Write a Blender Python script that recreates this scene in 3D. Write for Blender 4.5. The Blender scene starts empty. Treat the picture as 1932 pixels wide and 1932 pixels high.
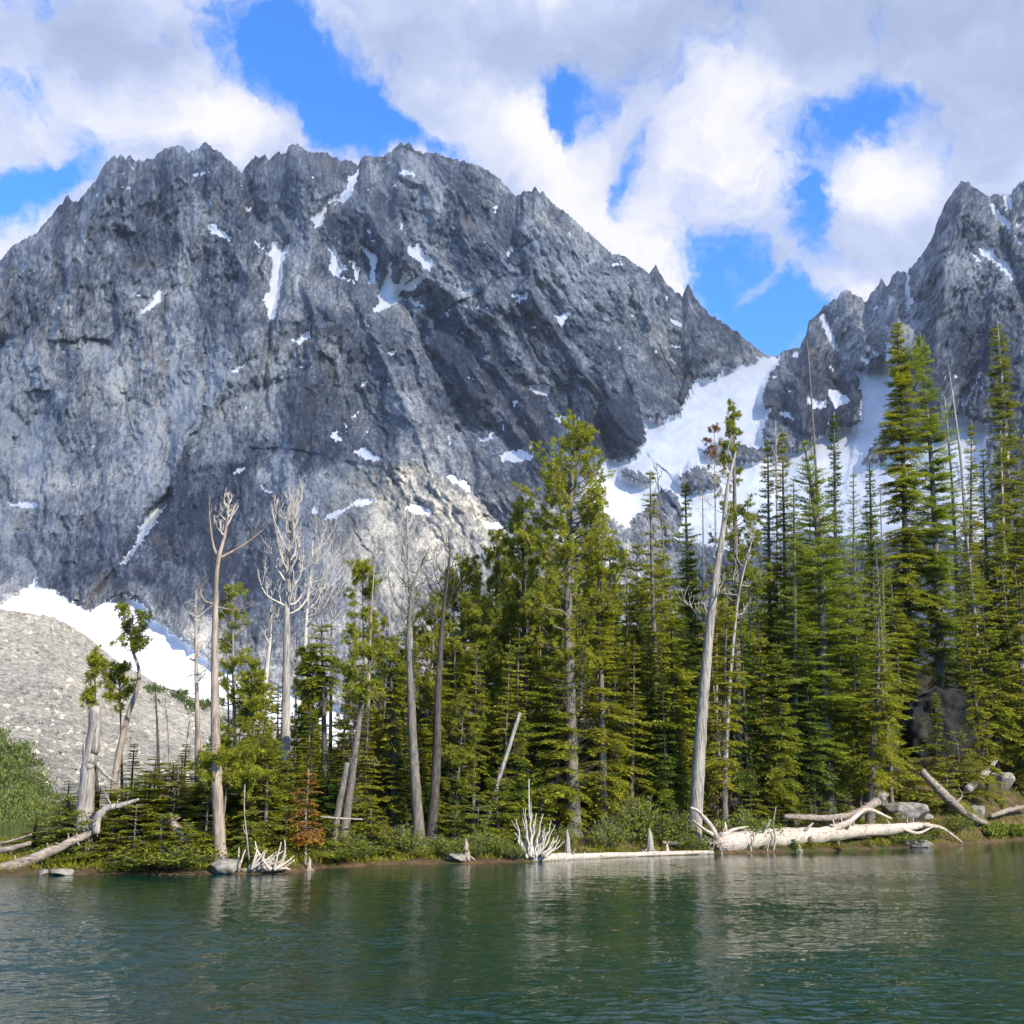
import bpy, bmesh, math, random
import numpy as np
from mathutils import Vector, Matrix
S = bpy.context.scene
C = S.collection
PI = math.pi
# ---------------------------------------------------------------- camera
TH = math.radians(14.27); F = 2100.0; HC = 3.0
CT, ST = math.cos(TH), math.sin(TH)
cam = bpy.data.cameras.new('camera'); co = bpy.data.objects.new('camera', cam); C.objects.link(co)
co.location = (0, 0, HC); co.rotation_euler = (PI/2 + TH, 0, 0)
cam.angle = 2*math.atan(966.0/F); cam.clip_start = 0.1; cam.clip_end = 20000
S.camera = co
# ---------------------------------------------------------------- light
SUN_EL = math.radians(33); SUN_AZ = math.radians(137)      # azimuth clockwise from +Y: from the right, behind the camera
SV = np.array([math.cos(SUN_EL)*math.sin(SUN_AZ), math.cos(SUN_EL)*math.cos(SUN_AZ), math.sin(SUN_EL)])
sl = bpy.data.lights.new('sun', 'SUN'); sl.energy = 5.0; sl.angle = math.radians(0.55); sl.color = (1.0, .90, .70)
so = bpy.data.objects.new('sun', sl); C.objects.link(so)
so.rotation_euler = Vector(tuple(-SV)).to_track_quat('-Z', 'Y').to_euler()
S.view_settings.view_transform = 'Standard'; S.view_settings.look = 'None'
S.view_settings.exposure = 0.85; S.view_settings.gamma = 1
S.cycles.max_bounces = 6; S.cycles.diffuse_bounces = 2; S.cycles.glossy_bounces = 3
S.cycles.transparent_max_bounces = 8; S.cycles.transmission_bounces = 2
S.cycles.caustics_reflective = False; S.cycles.caustics_refractive = False

def azel(px, py):
    cx, cy = (px-966)/F, (966-py)/F
    x, y, z = cx, CT-cy*ST, ST+cy*CT
    return math.atan2(x, y), math.atan2(z, math.hypot(x, y))

def build_world():
    w = bpy.data.worlds.new('World'); S.world = w; w.use_nodes = True
    nt = w.node_tree; nt.nodes.clear(); N = nt.nodes.new; L = nt.links.new
    out = N('ShaderNodeOutputWorld'); bg = N('ShaderNodeBackground'); L(bg.outputs[0], out.inputs[0])
    def val(x): return x
    def M(op, a, b=None, c=None, clamp=False):
        n = N('ShaderNodeMath'); n.operation = op; n.use_clamp = clamp
        for i, q in enumerate((a, b, c)):
            if q is None: continue
            if hasattr(q, 'links'): L(q, n.inputs[i])
            else: n.inputs[i].default_value = q
        return n.outputs[0]
    tc = N('ShaderNodeTexCoord'); sep = N('ShaderNodeSeparateXYZ'); L(tc.outputs['Generated'], sep.inputs[0])
    X, Y, Z = sep.outputs
    az = M('ARCTAN2', X, Y); hyp = M('SQRT', M('ADD', M('MULTIPLY', X, X), M('MULTIPLY', Y, Y))); el = M('ARCTAN2', Z, hyp)
    cb = N('ShaderNodeCombineXYZ'); L(az, cb.inputs[0]); L(el, cb.inputs[1])
    def noise(vec, scale, detail=6, rough=.55, z=0, dist=0, sy=1.0):
        mp = N('ShaderNodeMapping'); mp.inputs['Scale'].default_value = (1, sy, 1); mp.inputs['Location'].default_value = (z*3.1, z*1.7, z); L(vec, mp.inputs[0])
        n = N('ShaderNodeTexNoise'); n.inputs['Scale'].default_value = scale; n.inputs['Detail'].default_value = detail
        n.inputs['Roughness'].default_value = rough; n.inputs['Distortion'].default_value = dist; L(mp.outputs[0], n.inputs['Vector']); return n
    wn = noise(cb.outputs[0], 6.5, 8, .6, 1.3)
    vs = N('ShaderNodeVectorMath'); vs.operation = 'SUBTRACT'; L(wn.outputs['Color'], vs.inputs[0]); vs.inputs[1].default_value = (.5, .5, .5)
    vm = N('ShaderNodeVectorMath'); vm.operation = 'MULTIPLY_ADD'; L(vs.outputs[0], vm.inputs[0]); vm.inputs[1].default_value = (.17, .13, 0); L(cb.outputs[0], vm.inputs[2])
    wv = vm.outputs[0]
    def blob(vec, px, py, rx, ry, rot=0):
        a, e = azel(px, py); k = 1.0/F
        mp = N('ShaderNodeMapping'); mp.vector_type = 'TEXTURE'
        mp.inputs['Location'].default_value = (a, e, 0); mp.inputs['Rotation'].default_value = (0, 0, math.radians(-rot))
        mp.inputs['Scale'].default_value = (rx*k*1.15, ry*k, 1); L(vec, mp.inputs[0])
        ln = N('ShaderNodeVectorMath'); ln.operation = 'LENGTH'; L(mp.outputs[0], ln.inputs[0])
        mr = N('ShaderNodeMapRange'); mr.interpolation_type = 'SMOOTHSTEP'; L(ln.outputs['Value'], mr.inputs[0])
        mr.inputs[1].default_value = 1.7; mr.inputs[2].default_value = 0.15; mr.inputs[3].default_value = 0; mr.inputs[4].default_value = 1
        return mr.outputs[0]
    cov = M('MULTIPLY', noise(wv, 9, 12, .66, 4.2).outputs[0], 2.9)
    cov = M('ADD', cov, -0.70)
    blues = [(480, 90, 75, 90, 40, .62), (600, 190, 130, 55, 30, .7), (760, 255, 120, 42, 22, .72), (1075, 165, 75, 62, 0, .8), (1050, 235, 50, 30, 0, .45),
             (1600, 190, 95, 45, -5, .62), (1610, 250, 60, 40, 0, .4), (1440, 600, 95, 80, 0, .78), (1330, 540, 40, 50, 30, .2), (1530, 430, 34, 90, -10, .5), (1215, 310, 26, 90, 28, .45),
             (1350, 470, 60, 50, 0, .25), (60, 385, 75, 34, -10, .62), (150, 345, 60, 24, -15, .35), (135, 130, 60, 30, 0, .22), (1525, 330, 26, 60, -5, .3), (1310, 360, 40, 60, 30, .14), (860, 300, 50, 30, 20, .3)]
    for (px, py, rx, ry, rot, wt) in blues:
        cov = M('MULTIPLY_ADD', blob(wv, px, py, rx, ry, rot), -wt*1.12, cov)
    for (px, py, rx, ry, rot, wt) in [(940, 60, 260, 60, 0, .25), (1750, 60, 260, 80, 0, .3), (200, 150, 230, 130, 0, .25), (1150, 380, 230, 60, 38, .32), (1400, 260, 90, 110, 20, .2), (1680, 400, 120, 80, 0, .3), (520, 260, 40, 40, 0, .2), (1530, 520, 30, 60, -12, .28), (1420, 540, 60, 14, -30, .35), (1600, 560, 50, 40, 0, .3)]:
        cov = M('MULTIPLY_ADD', blob(wv, px, py, rx, ry, rot), wt, cov)
    # the sky behind the viewer is mostly clear
    bk = N('ShaderNodeMapRange'); bk.interpolation_type = 'SMOOTHSTEP'; L(Y, bk.inputs[0]); bk.inputs[1].default_value = .35; bk.inputs[2].default_value = -.25; bk.inputs[3].default_value = 0; bk.inputs[4].default_value = -.30; cov = M('ADD', cov, bk.outputs[0])
    al = N('ShaderNodeMapRange'); al.interpolation_type = 'SMOOTHSTEP'; L(cov, al.inputs[0]); al.inputs[1].default_value = .12; al.inputs[2].default_value = .82
    br = M('MULTIPLY_ADD', noise(wv, 10, 10, .64, 8.8, .3, 1.3).outputs[0], 2.0, -.76)
    for (px, py, rx, ry, rot, wt) in [(1130, 370, 230, 70, 38, .5), (960, 250, 90, 50, 20, .4), (420, 230, 110, 45, 20, .45), (300, 210, 100, 50, 0, .3), (1370, 220, 120, 90, 30, .42), (1650, 345, 90, 50, 0, .5),
                                      (1270, 500, 90, 50, 30, .35), (60, 440, 60, 40, 0, .3), (1600, 560, 60, 40, 0, .35), (900, 90, 300, 60, 0, -.3), (1450, 50, 420, 70, 0, -.62), (1830, 120, 180, 130, 0, -.5), (150, 60, 220, 80, 0, -.4), (120, 260, 160, 60, 0, .0), (1780, 430, 150, 120, 0, -.12)]:
        br = M('MULTIPLY_ADD', blob(wv, px, py, rx, ry, rot), wt, br)
    bm_ = N('ShaderNodeMapRange'); bm_.interpolation_type = 'SMOOTHSTEP'; L(br, bm_.inputs[0]); bm_.inputs[1].default_value = -.75; bm_.inputs[2].default_value = 1.25; brc = bm_.outputs[0]
    cc = N('ShaderNodeValToRGB'); L(brc, cc.inputs[0]); e = cc.color_ramp.elements
    e[0].position = 0; e[0].color = (.23, .28, .41, 1); e[1].position = .88; e[1].color = (.58, .57, .585, 1)
    m = e.new(.42); m.color = (.34, .385, .525, 1)
    sky = N('ShaderNodeTexSky'); sky.sky_type = 'NISHITA'; sky.sun_disc = False; sky.sun_elevation = SUN_EL; sky.sun_rotation = SUN_AZ
    sky.altitude = 1700; sky.air_density = 1.0; sky.dust_density = .3; sky.ozone_density = 2.0
    sm = N('ShaderNodeVectorMath'); sm.operation = 'MULTIPLY'; L(sky.outputs[0], sm.inputs[0]); sm.inputs[1].default_value = (.15*.32, .15*.90, .15*1.54)
    mx = N('ShaderNodeMix'); mx.data_type = 'RGBA'; L(al.outputs[0], mx.inputs[0]); L(sm.outputs[0], mx.inputs[6]); L(cc.outputs[0], mx.inputs[7])
    L(mx.outputs[2], bg.inputs[0]); bg.inputs[1].default_value = 1.0
    w.cycles.sampling_method = 'MANUAL'; w.cycles.sample_map_resolution = 512
build_world()

# ---------------------------------------------------------------- numeric helpers
_r = np.random.RandomState(7); _perm = _r.permutation(512); _perm = np.concatenate([_perm, _perm, _perm]); _ga = _r.rand(512)*2*PI; _gx, _gy = np.cos(_ga), np.sin(_ga)
def pn(x, y, seed=0):
    x = np.asarray(x, float)+seed*17.31; y = np.asarray(y, float)+seed*9.77
    xi = np.floor(x).astype(int); yi = np.floor(y).astype(int); xf = x-xi; yf = y-yi; xi &= 511; yi &= 511
    u = xf*xf*xf*(xf*(xf*6-15)+10); v = yf*yf*yf*(yf*(yf*6-15)+10)
    def g(ix, iy, fx, fy):
        h = _perm[_perm[ix & 511]+(iy & 511)]; return _gx[h]*fx+_gy[h]*fy
    a = g(xi, yi, xf, yf); b = g(xi+1, yi, xf-1, yf); c = g(xi, yi+1, xf, yf-1); d = g(xi+1, yi+1, xf-1, yf-1)
    return (a+(b-a)*u+(c-a)*v+(a-b-c+d)*u*v)*1.5
def fbm(x, y, o=5, seed=0, gain=.5):
    s = 0; a = 1
    for i in range(o): s = s+a*pn(x*2**i, y*2**i, seed+i); a *= gain
    return s
def ridged(x, y, o=5, seed=0, gain=.5):
    s = 0; a = 1
    for i in range(o): s = s+a*(1-2.2*np.abs(pn(x*2**i, y*2**i, seed+i))); a *= gain
    return s
def facet(x, y, seed=0, k=.6, tilt=.75, tint=False):
    xi = np.floor(x).astype(int); yi = np.floor(y).astype(int); best = np.full(x.shape, -1e9); tn = np.zeros(x.shape)
    for i in (-1, 0, 1):
        for j in (-1, 0, 1):
            h = _perm[_perm[(xi+i+seed*31) & 511]+((yi+j+seed*57) & 511)]; h2 = _perm[h+97]; h3 = _perm[h2+31]; h4 = _perm[h3+5]; h5 = _perm[h4+61]
            dx = x-(xi+i+h/511.); dy = y-(yi+j+h2/511.)
            q = h3/511.*.7+tilt*((h4/511.-.5)*dx+(h5/511.-.5)*dy)*2-k*(dx*dx+dy*dy); m = q > best; best = np.where(m, q, best)
            if tint: tn = np.where(m, h5/511.-.5, tn)
    return tn if tint else best
def W(px, py, Y):
    px = np.asarray(px, float); py = np.asarray(py, float); cx = (px-966)/F; cy = (966-py)/F
    dy = CT-cy*ST; k = Y/dy
    return np.stack([cx*k, np.broadcast_to(Y, k.shape)*1.0, HC+(ST+cy*CT)*k], -1)
_shx = np.array([-1500, -600, 0, 300, 560, 610, 760, 985, 1180, 1350, 1600, 1790, 1932, 2300, 3000.])
_shy = np.array([1650, 1652, 1652, 1651, 1648, 1638, 1632, 1627, 1617, 1611, 1604, 1596, 1584, 1572, 1560.])
def Ysh(px):
    y = np.interp(px, _shx, _shy); cy = (966-y)/F; return -HC*(CT-cy*ST)/(ST+cy*CT)
def pxof(x, y, z=1.0): return 966+F*x/np.maximum(y*CT+(z-HC)*ST, 5)
def ground(x, y):
    x = np.asarray(x, float); y = np.asarray(y, float)
    px = pxof(x, y); s = y-Ysh(px)+.35*pn(x*.35, y*.1, 3)
    k = np.interp(px, [-500, 500, 1100, 1400, 1560, 1700, 1850, 3000], [.02, .03, .055, .075, .10, .30, .46, .5])
    zm = np.interp(px, [-500, 500, 1100, 1400, 1560, 1700, 1850, 3000], [1.0, 1.5, 4, 6, 9, 24, 34, 40])
    land = .42*(1-np.exp(-np.maximum(s, 0)/1.1))+zm*(1-np.exp(-np.maximum(s-1, 0)*k/zm))
    land = land+np.clip(s/4, 0, 1)*(.22*fbm(x*.25, y*.25, 4, 11))
    lf = np.interp(px, [450, 700], [1, 0]); land = land-lf*np.clip((s-14)/18, 0, 1)*3.2
    back = np.clip((y-150)/350, 0, 1)*14*(1-lf)
    return np.where(s < 0, np.maximum(.22*s, -2.5), land+back)
def PW(px, py, s=0): return W(px, py, Ysh(px)+s)
def GP(px, s):
    Y = float(Ysh(px)+s); z = 0.5
    for _ in range(5):
        x = (px-966)/F*(Y*CT+(z-HC)*ST); z = float(ground(x, Y))
    return np.array([x, Y, z])

# ---------------------------------------------------------------- mesh helpers
class MB:
    def __init__(s): s.v = []; s.t = []; s.q = []; s.a = []; s.n = 0
    def add(s, v, t=None, q=None, tone=None):
        v = np.asarray(v, float).reshape(-1, 3)
        if t is not None and len(t): s.t.append(np.asarray(t)+s.n)
        if q is not None and len(q): s.q.append(np.asarray(q)+s.n)
        s.v.append(v); s.a.append(np.full(len(v), .5) if tone is None else np.broadcast_to(tone, (len(v),)).astype(float)); s.n += len(v)
    def mesh(s, name, mat, smooth=True):
        me = bpy.data.meshes.new(name); v = np.concatenate(s.v)
        t = np.concatenate(s.t).astype(np.int32) if s.t else np.zeros((0, 3), np.int32)
        q = np.concatenate(s.q).astype(np.int32) if s.q else np.zeros((0, 4), np.int32)
        me.vertices.add(len(v)); me.vertices.foreach_set('co', v.astype(np.float32).ravel())
        me.loops.add(t.size+q.size); me.loops.foreach_set('vertex_index', np.concatenate([t.ravel(), q.ravel()]))
        me.polygons.add(len(t)+len(q))
        me.polygons.foreach_set('loop_start', np.concatenate([np.arange(len(t))*3, t.size+np.arange(len(q))*4]).astype(np.int32))
        me.polygons.foreach_set('use_smooth', np.full(len(t)+len(q), smooth))
        me.update(calc_edges=True)
        at = me.attributes.new('tone', 'FLOAT', 'POINT'); at.data.foreach_set('value', np.concatenate(s.a).astype(np.float32))
        me.materials.append(mat); return me
    def obj(s, name, mat, parent=None, smooth=True):
        o = bpy.data.objects.new(name, s.mesh(name, mat, smooth)); C.objects.link(o)
        if parent is not None: o.parent = parent
        return o
def tag(o, label=None, cat=None, group=None, kind=None):
    if label: o['label'] = label
    if cat: o['category'] = cat
    if group: o['group'] = group
    if kind: o['kind'] = kind
    return o
def empty(name, loc): 
    o = bpy.data.objects.new(name, None); o.location = tuple(loc); o.empty_display_size = .3; C.objects.link(o); return o
def nrm(v): return v/np.maximum(np.linalg.norm(v, axis=-1, keepdims=True), 1e-9)
def tube(mb, pts, rad, n=6, tone=.5, seed=0, rough=0.0):
    pts = np.asarray(pts, float); rad = np.broadcast_to(np.asarray(rad, float), (len(pts),)); k = len(pts)
    T = nrm(np.gradient(pts, axis=0)); ref = np.array([1., 0, 0]) if abs(T[0, 0]) < .8 else np.array([0, 1., 0])
    A = nrm(np.cross(T, ref)); B = np.cross(T, A); ph = np.arange(n)*2*PI/n
    r = rad[:, None]*(1+(rough*pn(ph[None]*1.5+seed, np.arange(k)[:, None]*.7+seed*3.3, 2) if rough else np.zeros((k, n))))
    v = pts[:, None]+r[..., None]*(np.cos(ph)[None, :, None]*A[:, None]+np.sin(ph)[None, :, None]*B[:, None])
    i = np.arange(k-1)[:, None]*n; j = np.arange(n)[None]; j2 = (j+1) % n
    q = np.stack([i+j, i+j2, i+n+j2, i+n+j], -1).reshape(-1, 4)
    vv = np.concatenate([v.reshape(-1, 3), pts[:1]-T[:1]*rad[0]*.2, pts[-1:]+T[-1:]*rad[-1]*.4]); a, b = k*n, k*n+1
    t = [[a, (m+1) % n, m] for m in range(n)]+[[b, (k-1)*n+m, (k-1)*n+(m+1) % n] for m in range(n)]
    mb.add(vv, t, q, tone)
def tubes3(mb, P, r0, r1, tone=.5):
    """many thin three-sided tubes at once; P (n,k,3)"""
    n, k, _ = P.shape; T = nrm(np.gradient(P, axis=1)); A = nrm(np.cross(T, np.array([.31, .2, .93]))); B = np.cross(T, A)
    w = np.linspace(0, 1, k)[None]; r = (np.asarray(r0)[:, None]*(1-w)+np.asarray(r1)[:, None]*w)[..., None, None]
    ph = np.arange(3)*2*PI/3
    v = P[:, :, None]+r*(np.cos(ph)[None, None, :, None]*A[:, :, None]+np.sin(ph)[None, None, :, None]*B[:, :, None])
    b = (np.arange(n)*k*3)[:, None, None]; i = (np.arange(k-1)*3)[None, :, None]; j = np.arange(3)[None, None]; j2 = (j+1) % 3
    q = np.stack([b+i+j, b+i+j2, b+i+3+j2, b+i+3+j], -1).reshape(-1, 4); mb.add(v.reshape(-1, 3), None, q, tone)
def blades(mb, P, D, Nn, l, w, tone):
    """pointed needle sprays: base P, direction D, approximate normal Nn; a diamond of two triangles"""
    n = len(P); D = nrm(D); Sd = nrm(np.cross(D, Nn)); l = np.broadcast_to(l, (n,))[:, None]; w = np.broadcast_to(w, (n,))[:, None]
    v = np.stack([P, P+D*l*.45+Sd*w*.5, P+D*l, P+D*l*.45-Sd*w*.5], 1).reshape(-1, 3); i = np.arange(n)*4
    mb.add(v, np.concatenate([np.stack([i, i+1, i+2], -1), np.stack([i, i+2, i+3], -1)]), None, np.repeat(np.broadcast_to(tone, (n,)), 4))

# ---------------------------------------------------------------- materials
def mat(name):
    m = bpy.data.materials.new(name); m.use_nodes = True; nt = m.node_tree; nt.nodes.clear()
    o = nt.nodes.new('ShaderNodeOutputMaterial'); return m, nt, nt.nodes.new, nt.links.new, o
def ramp(N, L, src, stops):
    r = N('ShaderNodeValToRGB'); L(src, r.inputs[0]); e = r.color_ramp.elements
    e[0].position, e[0].color = stops[0][0], (*stops[0][1], 1); e[1].position, e[1].color = stops[-1][0], (*stops[-1][1], 1)
    for p, c in stops[1:-1]:
        x = e.new(p); x.color = (*c, 1)
    return r.outputs[0]
def tex(N, L, scale, detail=5, rough=.6, sc=(1, 1, 1), dist=0, coord='Object', loc=(0, 0, 0)):
    tc = N('ShaderNodeTexCoord'); mp = N('ShaderNodeMapping'); mp.inputs['Scale'].default_value = sc; mp.inputs['Location'].default_value = loc; L(tc.outputs[coord], mp.inputs[0])
    n = N('ShaderNodeTexNoise'); n.inputs['Scale'].default_value = scale; n.inputs['Detail'].default_value = detail
    n.inputs['Roughness'].default_value = rough; n.inputs['Distortion'].default_value = dist; L(mp.outputs[0], n.inputs['Vector']); return n
def mixc(N, L, f, a, b, mode='MIX'):
    m = N('ShaderNodeMix'); m.data_type = 'RGBA'; m.blend_type = mode
    for s, q in ((0, f), (6, a), (7, b)):
        if hasattr(q, 'links'): L(q, m.inputs[s])
        else: m.inputs[s].default_value = q if s == 0 else (*q, 1)
    return m.outputs[2]
def attr(N, name):
    a = N('ShaderNodeAttribute'); a.attribute_name = name; return a.outputs['Fac']
def foliage(name, c0, c1, c2, tr=.28):
    m, nt, N, L, o = mat(name)
    n = tex(N, L, .9, 4, .6); ad = N('ShaderNodeMath'); ad.operation = 'MULTIPLY_ADD'; L(n.outputs[0], ad.inputs[0]); ad.inputs[1].default_value = .9; L(attr(N, 'tone'), ad.inputs[2])
    oi = N('ShaderNodeObjectInfo'); a2 = N('ShaderNodeMath'); a2.operation = 'MULTIPLY_ADD'; L(oi.outputs['Random'], a2.inputs[0]); a2.inputs[1].default_value = .22; L(ad.outputs[0], a2.inputs[2])
    sc = N('ShaderNodeMath'); sc.operation = 'MULTIPLY_ADD'; L(a2.outputs[0], sc.inputs[0]); sc.inputs[1].default_value = .62; sc.inputs[2].default_value = -.16
    col = ramp(N, L, sc.outputs[0], [(0.05, c0), (.5, c1), (.95, c2)])
    d = N('ShaderNodeBsdfPrincipled'); L(col, d.inputs['Base Color']); d.inputs['Roughness'].default_value = .55; d.inputs['Specular IOR Level'].default_value = .3
    t = N('ShaderNodeBsdfTranslucent'); L(mixc(N, L, 1.0, col, (1.25, 1.2, .5), 'MULTIPLY'), t.inputs[0])
    mx = N('ShaderNodeMixShader'); mx.inputs[0].default_value = tr; L(d.outputs[0], mx.inputs[1]); L(t.outputs[0], mx.inputs[2]); L(mx.outputs[0], o.inputs[0]); return m
def wood(name, c0, c1, c2, sc=(6, 6, 1.0), bump=.5, scale=2.2):
    m, nt, N, L, o = mat(name)
    n = tex(N, L, scale, 7, .68, sc); n2 = tex(N, L, .6, 3, .5)
    col = ramp(N, L, n.outputs[0], [(.3, c0), (.5, c1), (.72, c2)])
    col = mixc(N, L, .55, col, ramp(N, L, n2.outputs[0], [(.3, (.62, .6, .58)), (.7, (1.2, 1.16, 1.1))]), 'MULTIPLY')
    d = N('ShaderNodeBsdfPrincipled'); L(col, d.inputs['Base Color']); d.inputs['Roughness'].default_value = .85; d.inputs['Specular IOR Level'].default_value = .2
    b = N('ShaderNodeBump'); b.inputs['Strength'].default_value = bump; b.inputs['Distance'].default_value = .06; L(n.outputs[0], b.inputs['Height']); L(b.outputs[0], d.inputs['Normal'])
    L(d.outputs[0], o.inputs[0]); return m
MT = {}
MT['fir'] = foliage('fir_needles', (.028, .045, .008), (.21, .245, .022), (.45, .45, .045), .45)
MT['firdark'] = foliage('dark_fir_needles', (.015, .034, .010), (.10, .165, .026), (.24, .29, .038), .42)
MT['firolive'] = foliage('olive_fir_needles', (.035, .044, .008), (.22, .235, .020), (.44, .42, .038), .45)
MT['larch'] = foliage('larch_needles', (.08, .12, .016), (.22, .29, .036), (.40, .46, .06), .5)
MT['pine'] = foliage('pine_needles', (.035, .050, .009), (.25, .275, .026), (.50, .49, .05), .45)
MT['orange'] = foliage('rusty_needles', (.12, .06, .01), (.30, .13, .015), (.30, .26, .03))
MT['shrub'] = foliage('shrub_leaves', (.045, .075, .012), (.15, .20, .022), (.34, .36, .04), .35)
MT['alder'] = foliage('alder_leaves', (.014, .028, .008), (.050, .080, .014), (.13, .155, .030), .2)
MT['lichen'] = foliage('grey_twigs', (.07, .06, .045), (.17, .15, .11), (.30, .27, .20), .2)
MT['bark'] = wood('grey_bark', (.05, .045, .042), (.15, .135, .125), (.27, .245, .22))
MT['darkbark'] = wood('dark_bark', (.02, .018, .018), (.07, .062, .06), (.14, .125, .11))
MT['silver'] = wood('silver_wood', (.07, .063, .06), (.30, .28, .265), (.52, .49, .45), (6, 6, .5), 1.0, 1.9)
MT['bleach'] = wood('bleached_wood', (.25, .23, .21), (.50, .47, .44), (.66, .62, .57), (5, 5, 1), .5)
MT['pink'] = wood('pinkish_wood', (.085, .065, .052), (.29, .24, .205), (.47, .405, .35), (5, 5, .6), .8, 1.6)
MT['drift'] = wood('driftwood', (.15, .12, .10), (.46, .41, .365), (.68, .63, .56), (1.2, 5, 5), .6)
MT['logdark'] = wood('weathered_log_wood', (.08, .065, .055), (.24, .205, .18), (.44, .39, .345), (1.2, 5, 5), .6)
def rockmat(name, c0, c1, c2, scale=.8, bump=.6, dist=.3, moss=0):
    m, nt, N, L, o = mat(name)
    n = tex(N, L, scale, 9, .66); n2 = tex(N, L, scale*.22, 4, .6, loc=(5, 3, 1))
    col = ramp(N, L, n.outputs[0], [(.3, c0), (.52, c1), (.72, c2)]); col = mixc(N, L, .5, col, ramp(N, L, n2.outputs[0], [(.3, (.6, .6, .6)), (.7, (1.25, 1.22, 1.16))]), 'MULTIPLY')
    if moss:
        g = tex(N, L, 1.1, 5, .7, loc=(2, 8, 4)); mr = N('ShaderNodeMapRange'); L(g.outputs[0], mr.inputs[0]); mr.inputs[1].default_value = .62-moss*.25; mr.inputs[2].default_value = .70-moss*.2
        col = mixc(N, L, mr.outputs[0], col, (.035, .05, .012))
    d = N('ShaderNodeBsdfPrincipled'); L(col, d.inputs['Base Color']); d.inputs['Roughness'].default_value = .9; d.inputs['Specular IOR Level'].default_value = .2
    b = N('ShaderNodeBump'); b.inputs['Strength'].default_value = bump; b.inputs['Distance'].default_value = dist; L(n.outputs[0], b.inputs['Height']); L(b.outputs[0], d.inputs['Normal'])
    L(d.outputs[0], o.inputs[0]); return m
MT['rock'] = rockmat('granite', (.10, .095, .09), (.24, .225, .21), (.40, .38, .35), 2.5, .6, .06)
MT['cliff'] = rockmat('shade_darkened_cliff_rock', (.006, .007, .008), (.018, .019, .022), (.05, .05, .052), .7, .8, .25, .2)  # dark rock, its colour lowered further to carry the shade on the cliff
MT['soil'] = rockmat('forest_floor', (.035, .022, .012), (.085, .055, .030), (.17, .11, .06), 1.6, .5, .1, .45)
# ================================================================ SETTING
def inpoly(x, y, P):
    P = np.asarray(P, float); r = np.zeros(x.shape, bool)
    bb = (x >= P[:, 0].min()) & (x <= P[:, 0].max()) & (y >= P[:, 1].min()) & (y <= P[:, 1].max())
    if not bb.any(): return r
    xs, ys = x[bb], y[bb]; c = np.zeros(xs.shape, bool); j = len(P)-1
    for i in range(len(P)):
        xi, yi, xj, yj = *P[i], *P[j]
        if yi != yj: c ^= ((yi > ys) != (yj > ys)) & (xs < (xj-xi)*(ys-yi)/(yj-yi)+xi)
        j = i
    r[bb] = c; return r
def pdist(x, y, P):
    """distance to a polyline, signed side, fraction"""
    best = np.full(x.shape, 1e9); side = np.zeros(x.shape)
    for (x0, y0), (x1, y1) in zip(P[:-1], P[1:]):
        dx, dy = x1-x0, y1-y0; t = np.clip(((x-x0)*dx+(y-y0)*dy)/(dx*dx+dy*dy), 0, 1)
        d = np.hypot(x-x0-t*dx, y-y0-t*dy); m = d < best; side = np.where(m, np.sign((x-x0)*dy-(y-y0)*dx), side); best = np.minimum(best, d)
    return best, side
def za(l): return [(.3967*a, 230+.3967*b) for a, b in l]
def zb(l): return [(536.5+.3967*a, 230+.3967*b) for a, b in l]
def zc(l): return [(1149.6+.405*a, 230+.405*b) for a, b in l]
def z1(l): return [(.3332*a, 843+.3332*b) for a, b in l]
skyl = [(-320, 760), (-120, 600)] + za([(0, 670), (60, 600), (180, 530), (300, 385), (325, 350), (340, 392), (372, 388), (470, 265), (480, 235), (540, 170), (560, 182), (570, 165), (600, 178), (620, 168), (645, 192), (690, 190), (730, 180), (760, 145), (800, 132), (850, 120), (880, 132), (900, 148), (930, 140), (975, 108), (1000, 125), (1040, 150), (1070, 175), (1120, 222), (1150, 250), (1180, 208), (1215, 172), (1240, 182), (1260, 166), (1280, 188), (1320, 150), (1335, 162), (1360, 155), (1375, 125), (1400, 108), (1430, 127), (1470, 150), (1550, 155), (1600, 177), (1700, 210), (1735, 168), (1790, 177)]) + \
    zb([(470, 172), (510, 150), (555, 105), (570, 112), (595, 103), (620, 148), (680, 155), (735, 160), (780, 180), (850, 197), (930, 217), (1000, 262), (1060, 317), (1095, 365), (1140, 338), (1170, 345), (1185, 318), (1240, 347), (1275, 392), (1350, 450), (1450, 540), (1520, 605), (1560, 638), (1610, 640), (1680, 692), (1735, 725), (1762, 695), (1768, 672), (1780, 718), (1830, 790), (1858, 808), (1893, 842), (1918, 772)]) + \
    zc([(365, 758), (400, 830), (450, 882), (480, 912), (560, 965), (640, 1022), (690, 1057), (725, 1085), (788, 1091), (800, 1070), (830, 1064), (885, 1060), (915, 1008), (930, 935), (980, 900), (1005, 860), (1060, 825), (1105, 788), (1150, 820), (1200, 842), (1225, 800), (1255, 768), (1265, 732), (1295, 778), (1320, 722), (1350, 698), (1388, 718), (1400, 690), (1450, 640), (1500, 560), (1530, 468), (1560, 400), (1600, 330), (1640, 283), (1680, 292), (1720, 330), (1755, 352), (1800, 345), (1840, 352), (1870, 345), (1900, 300), (1932, 283)]) + [(2000, 300), (2100, 380), (2300, 450)]
SKX, SKY = np.array(skyl).T
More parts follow.
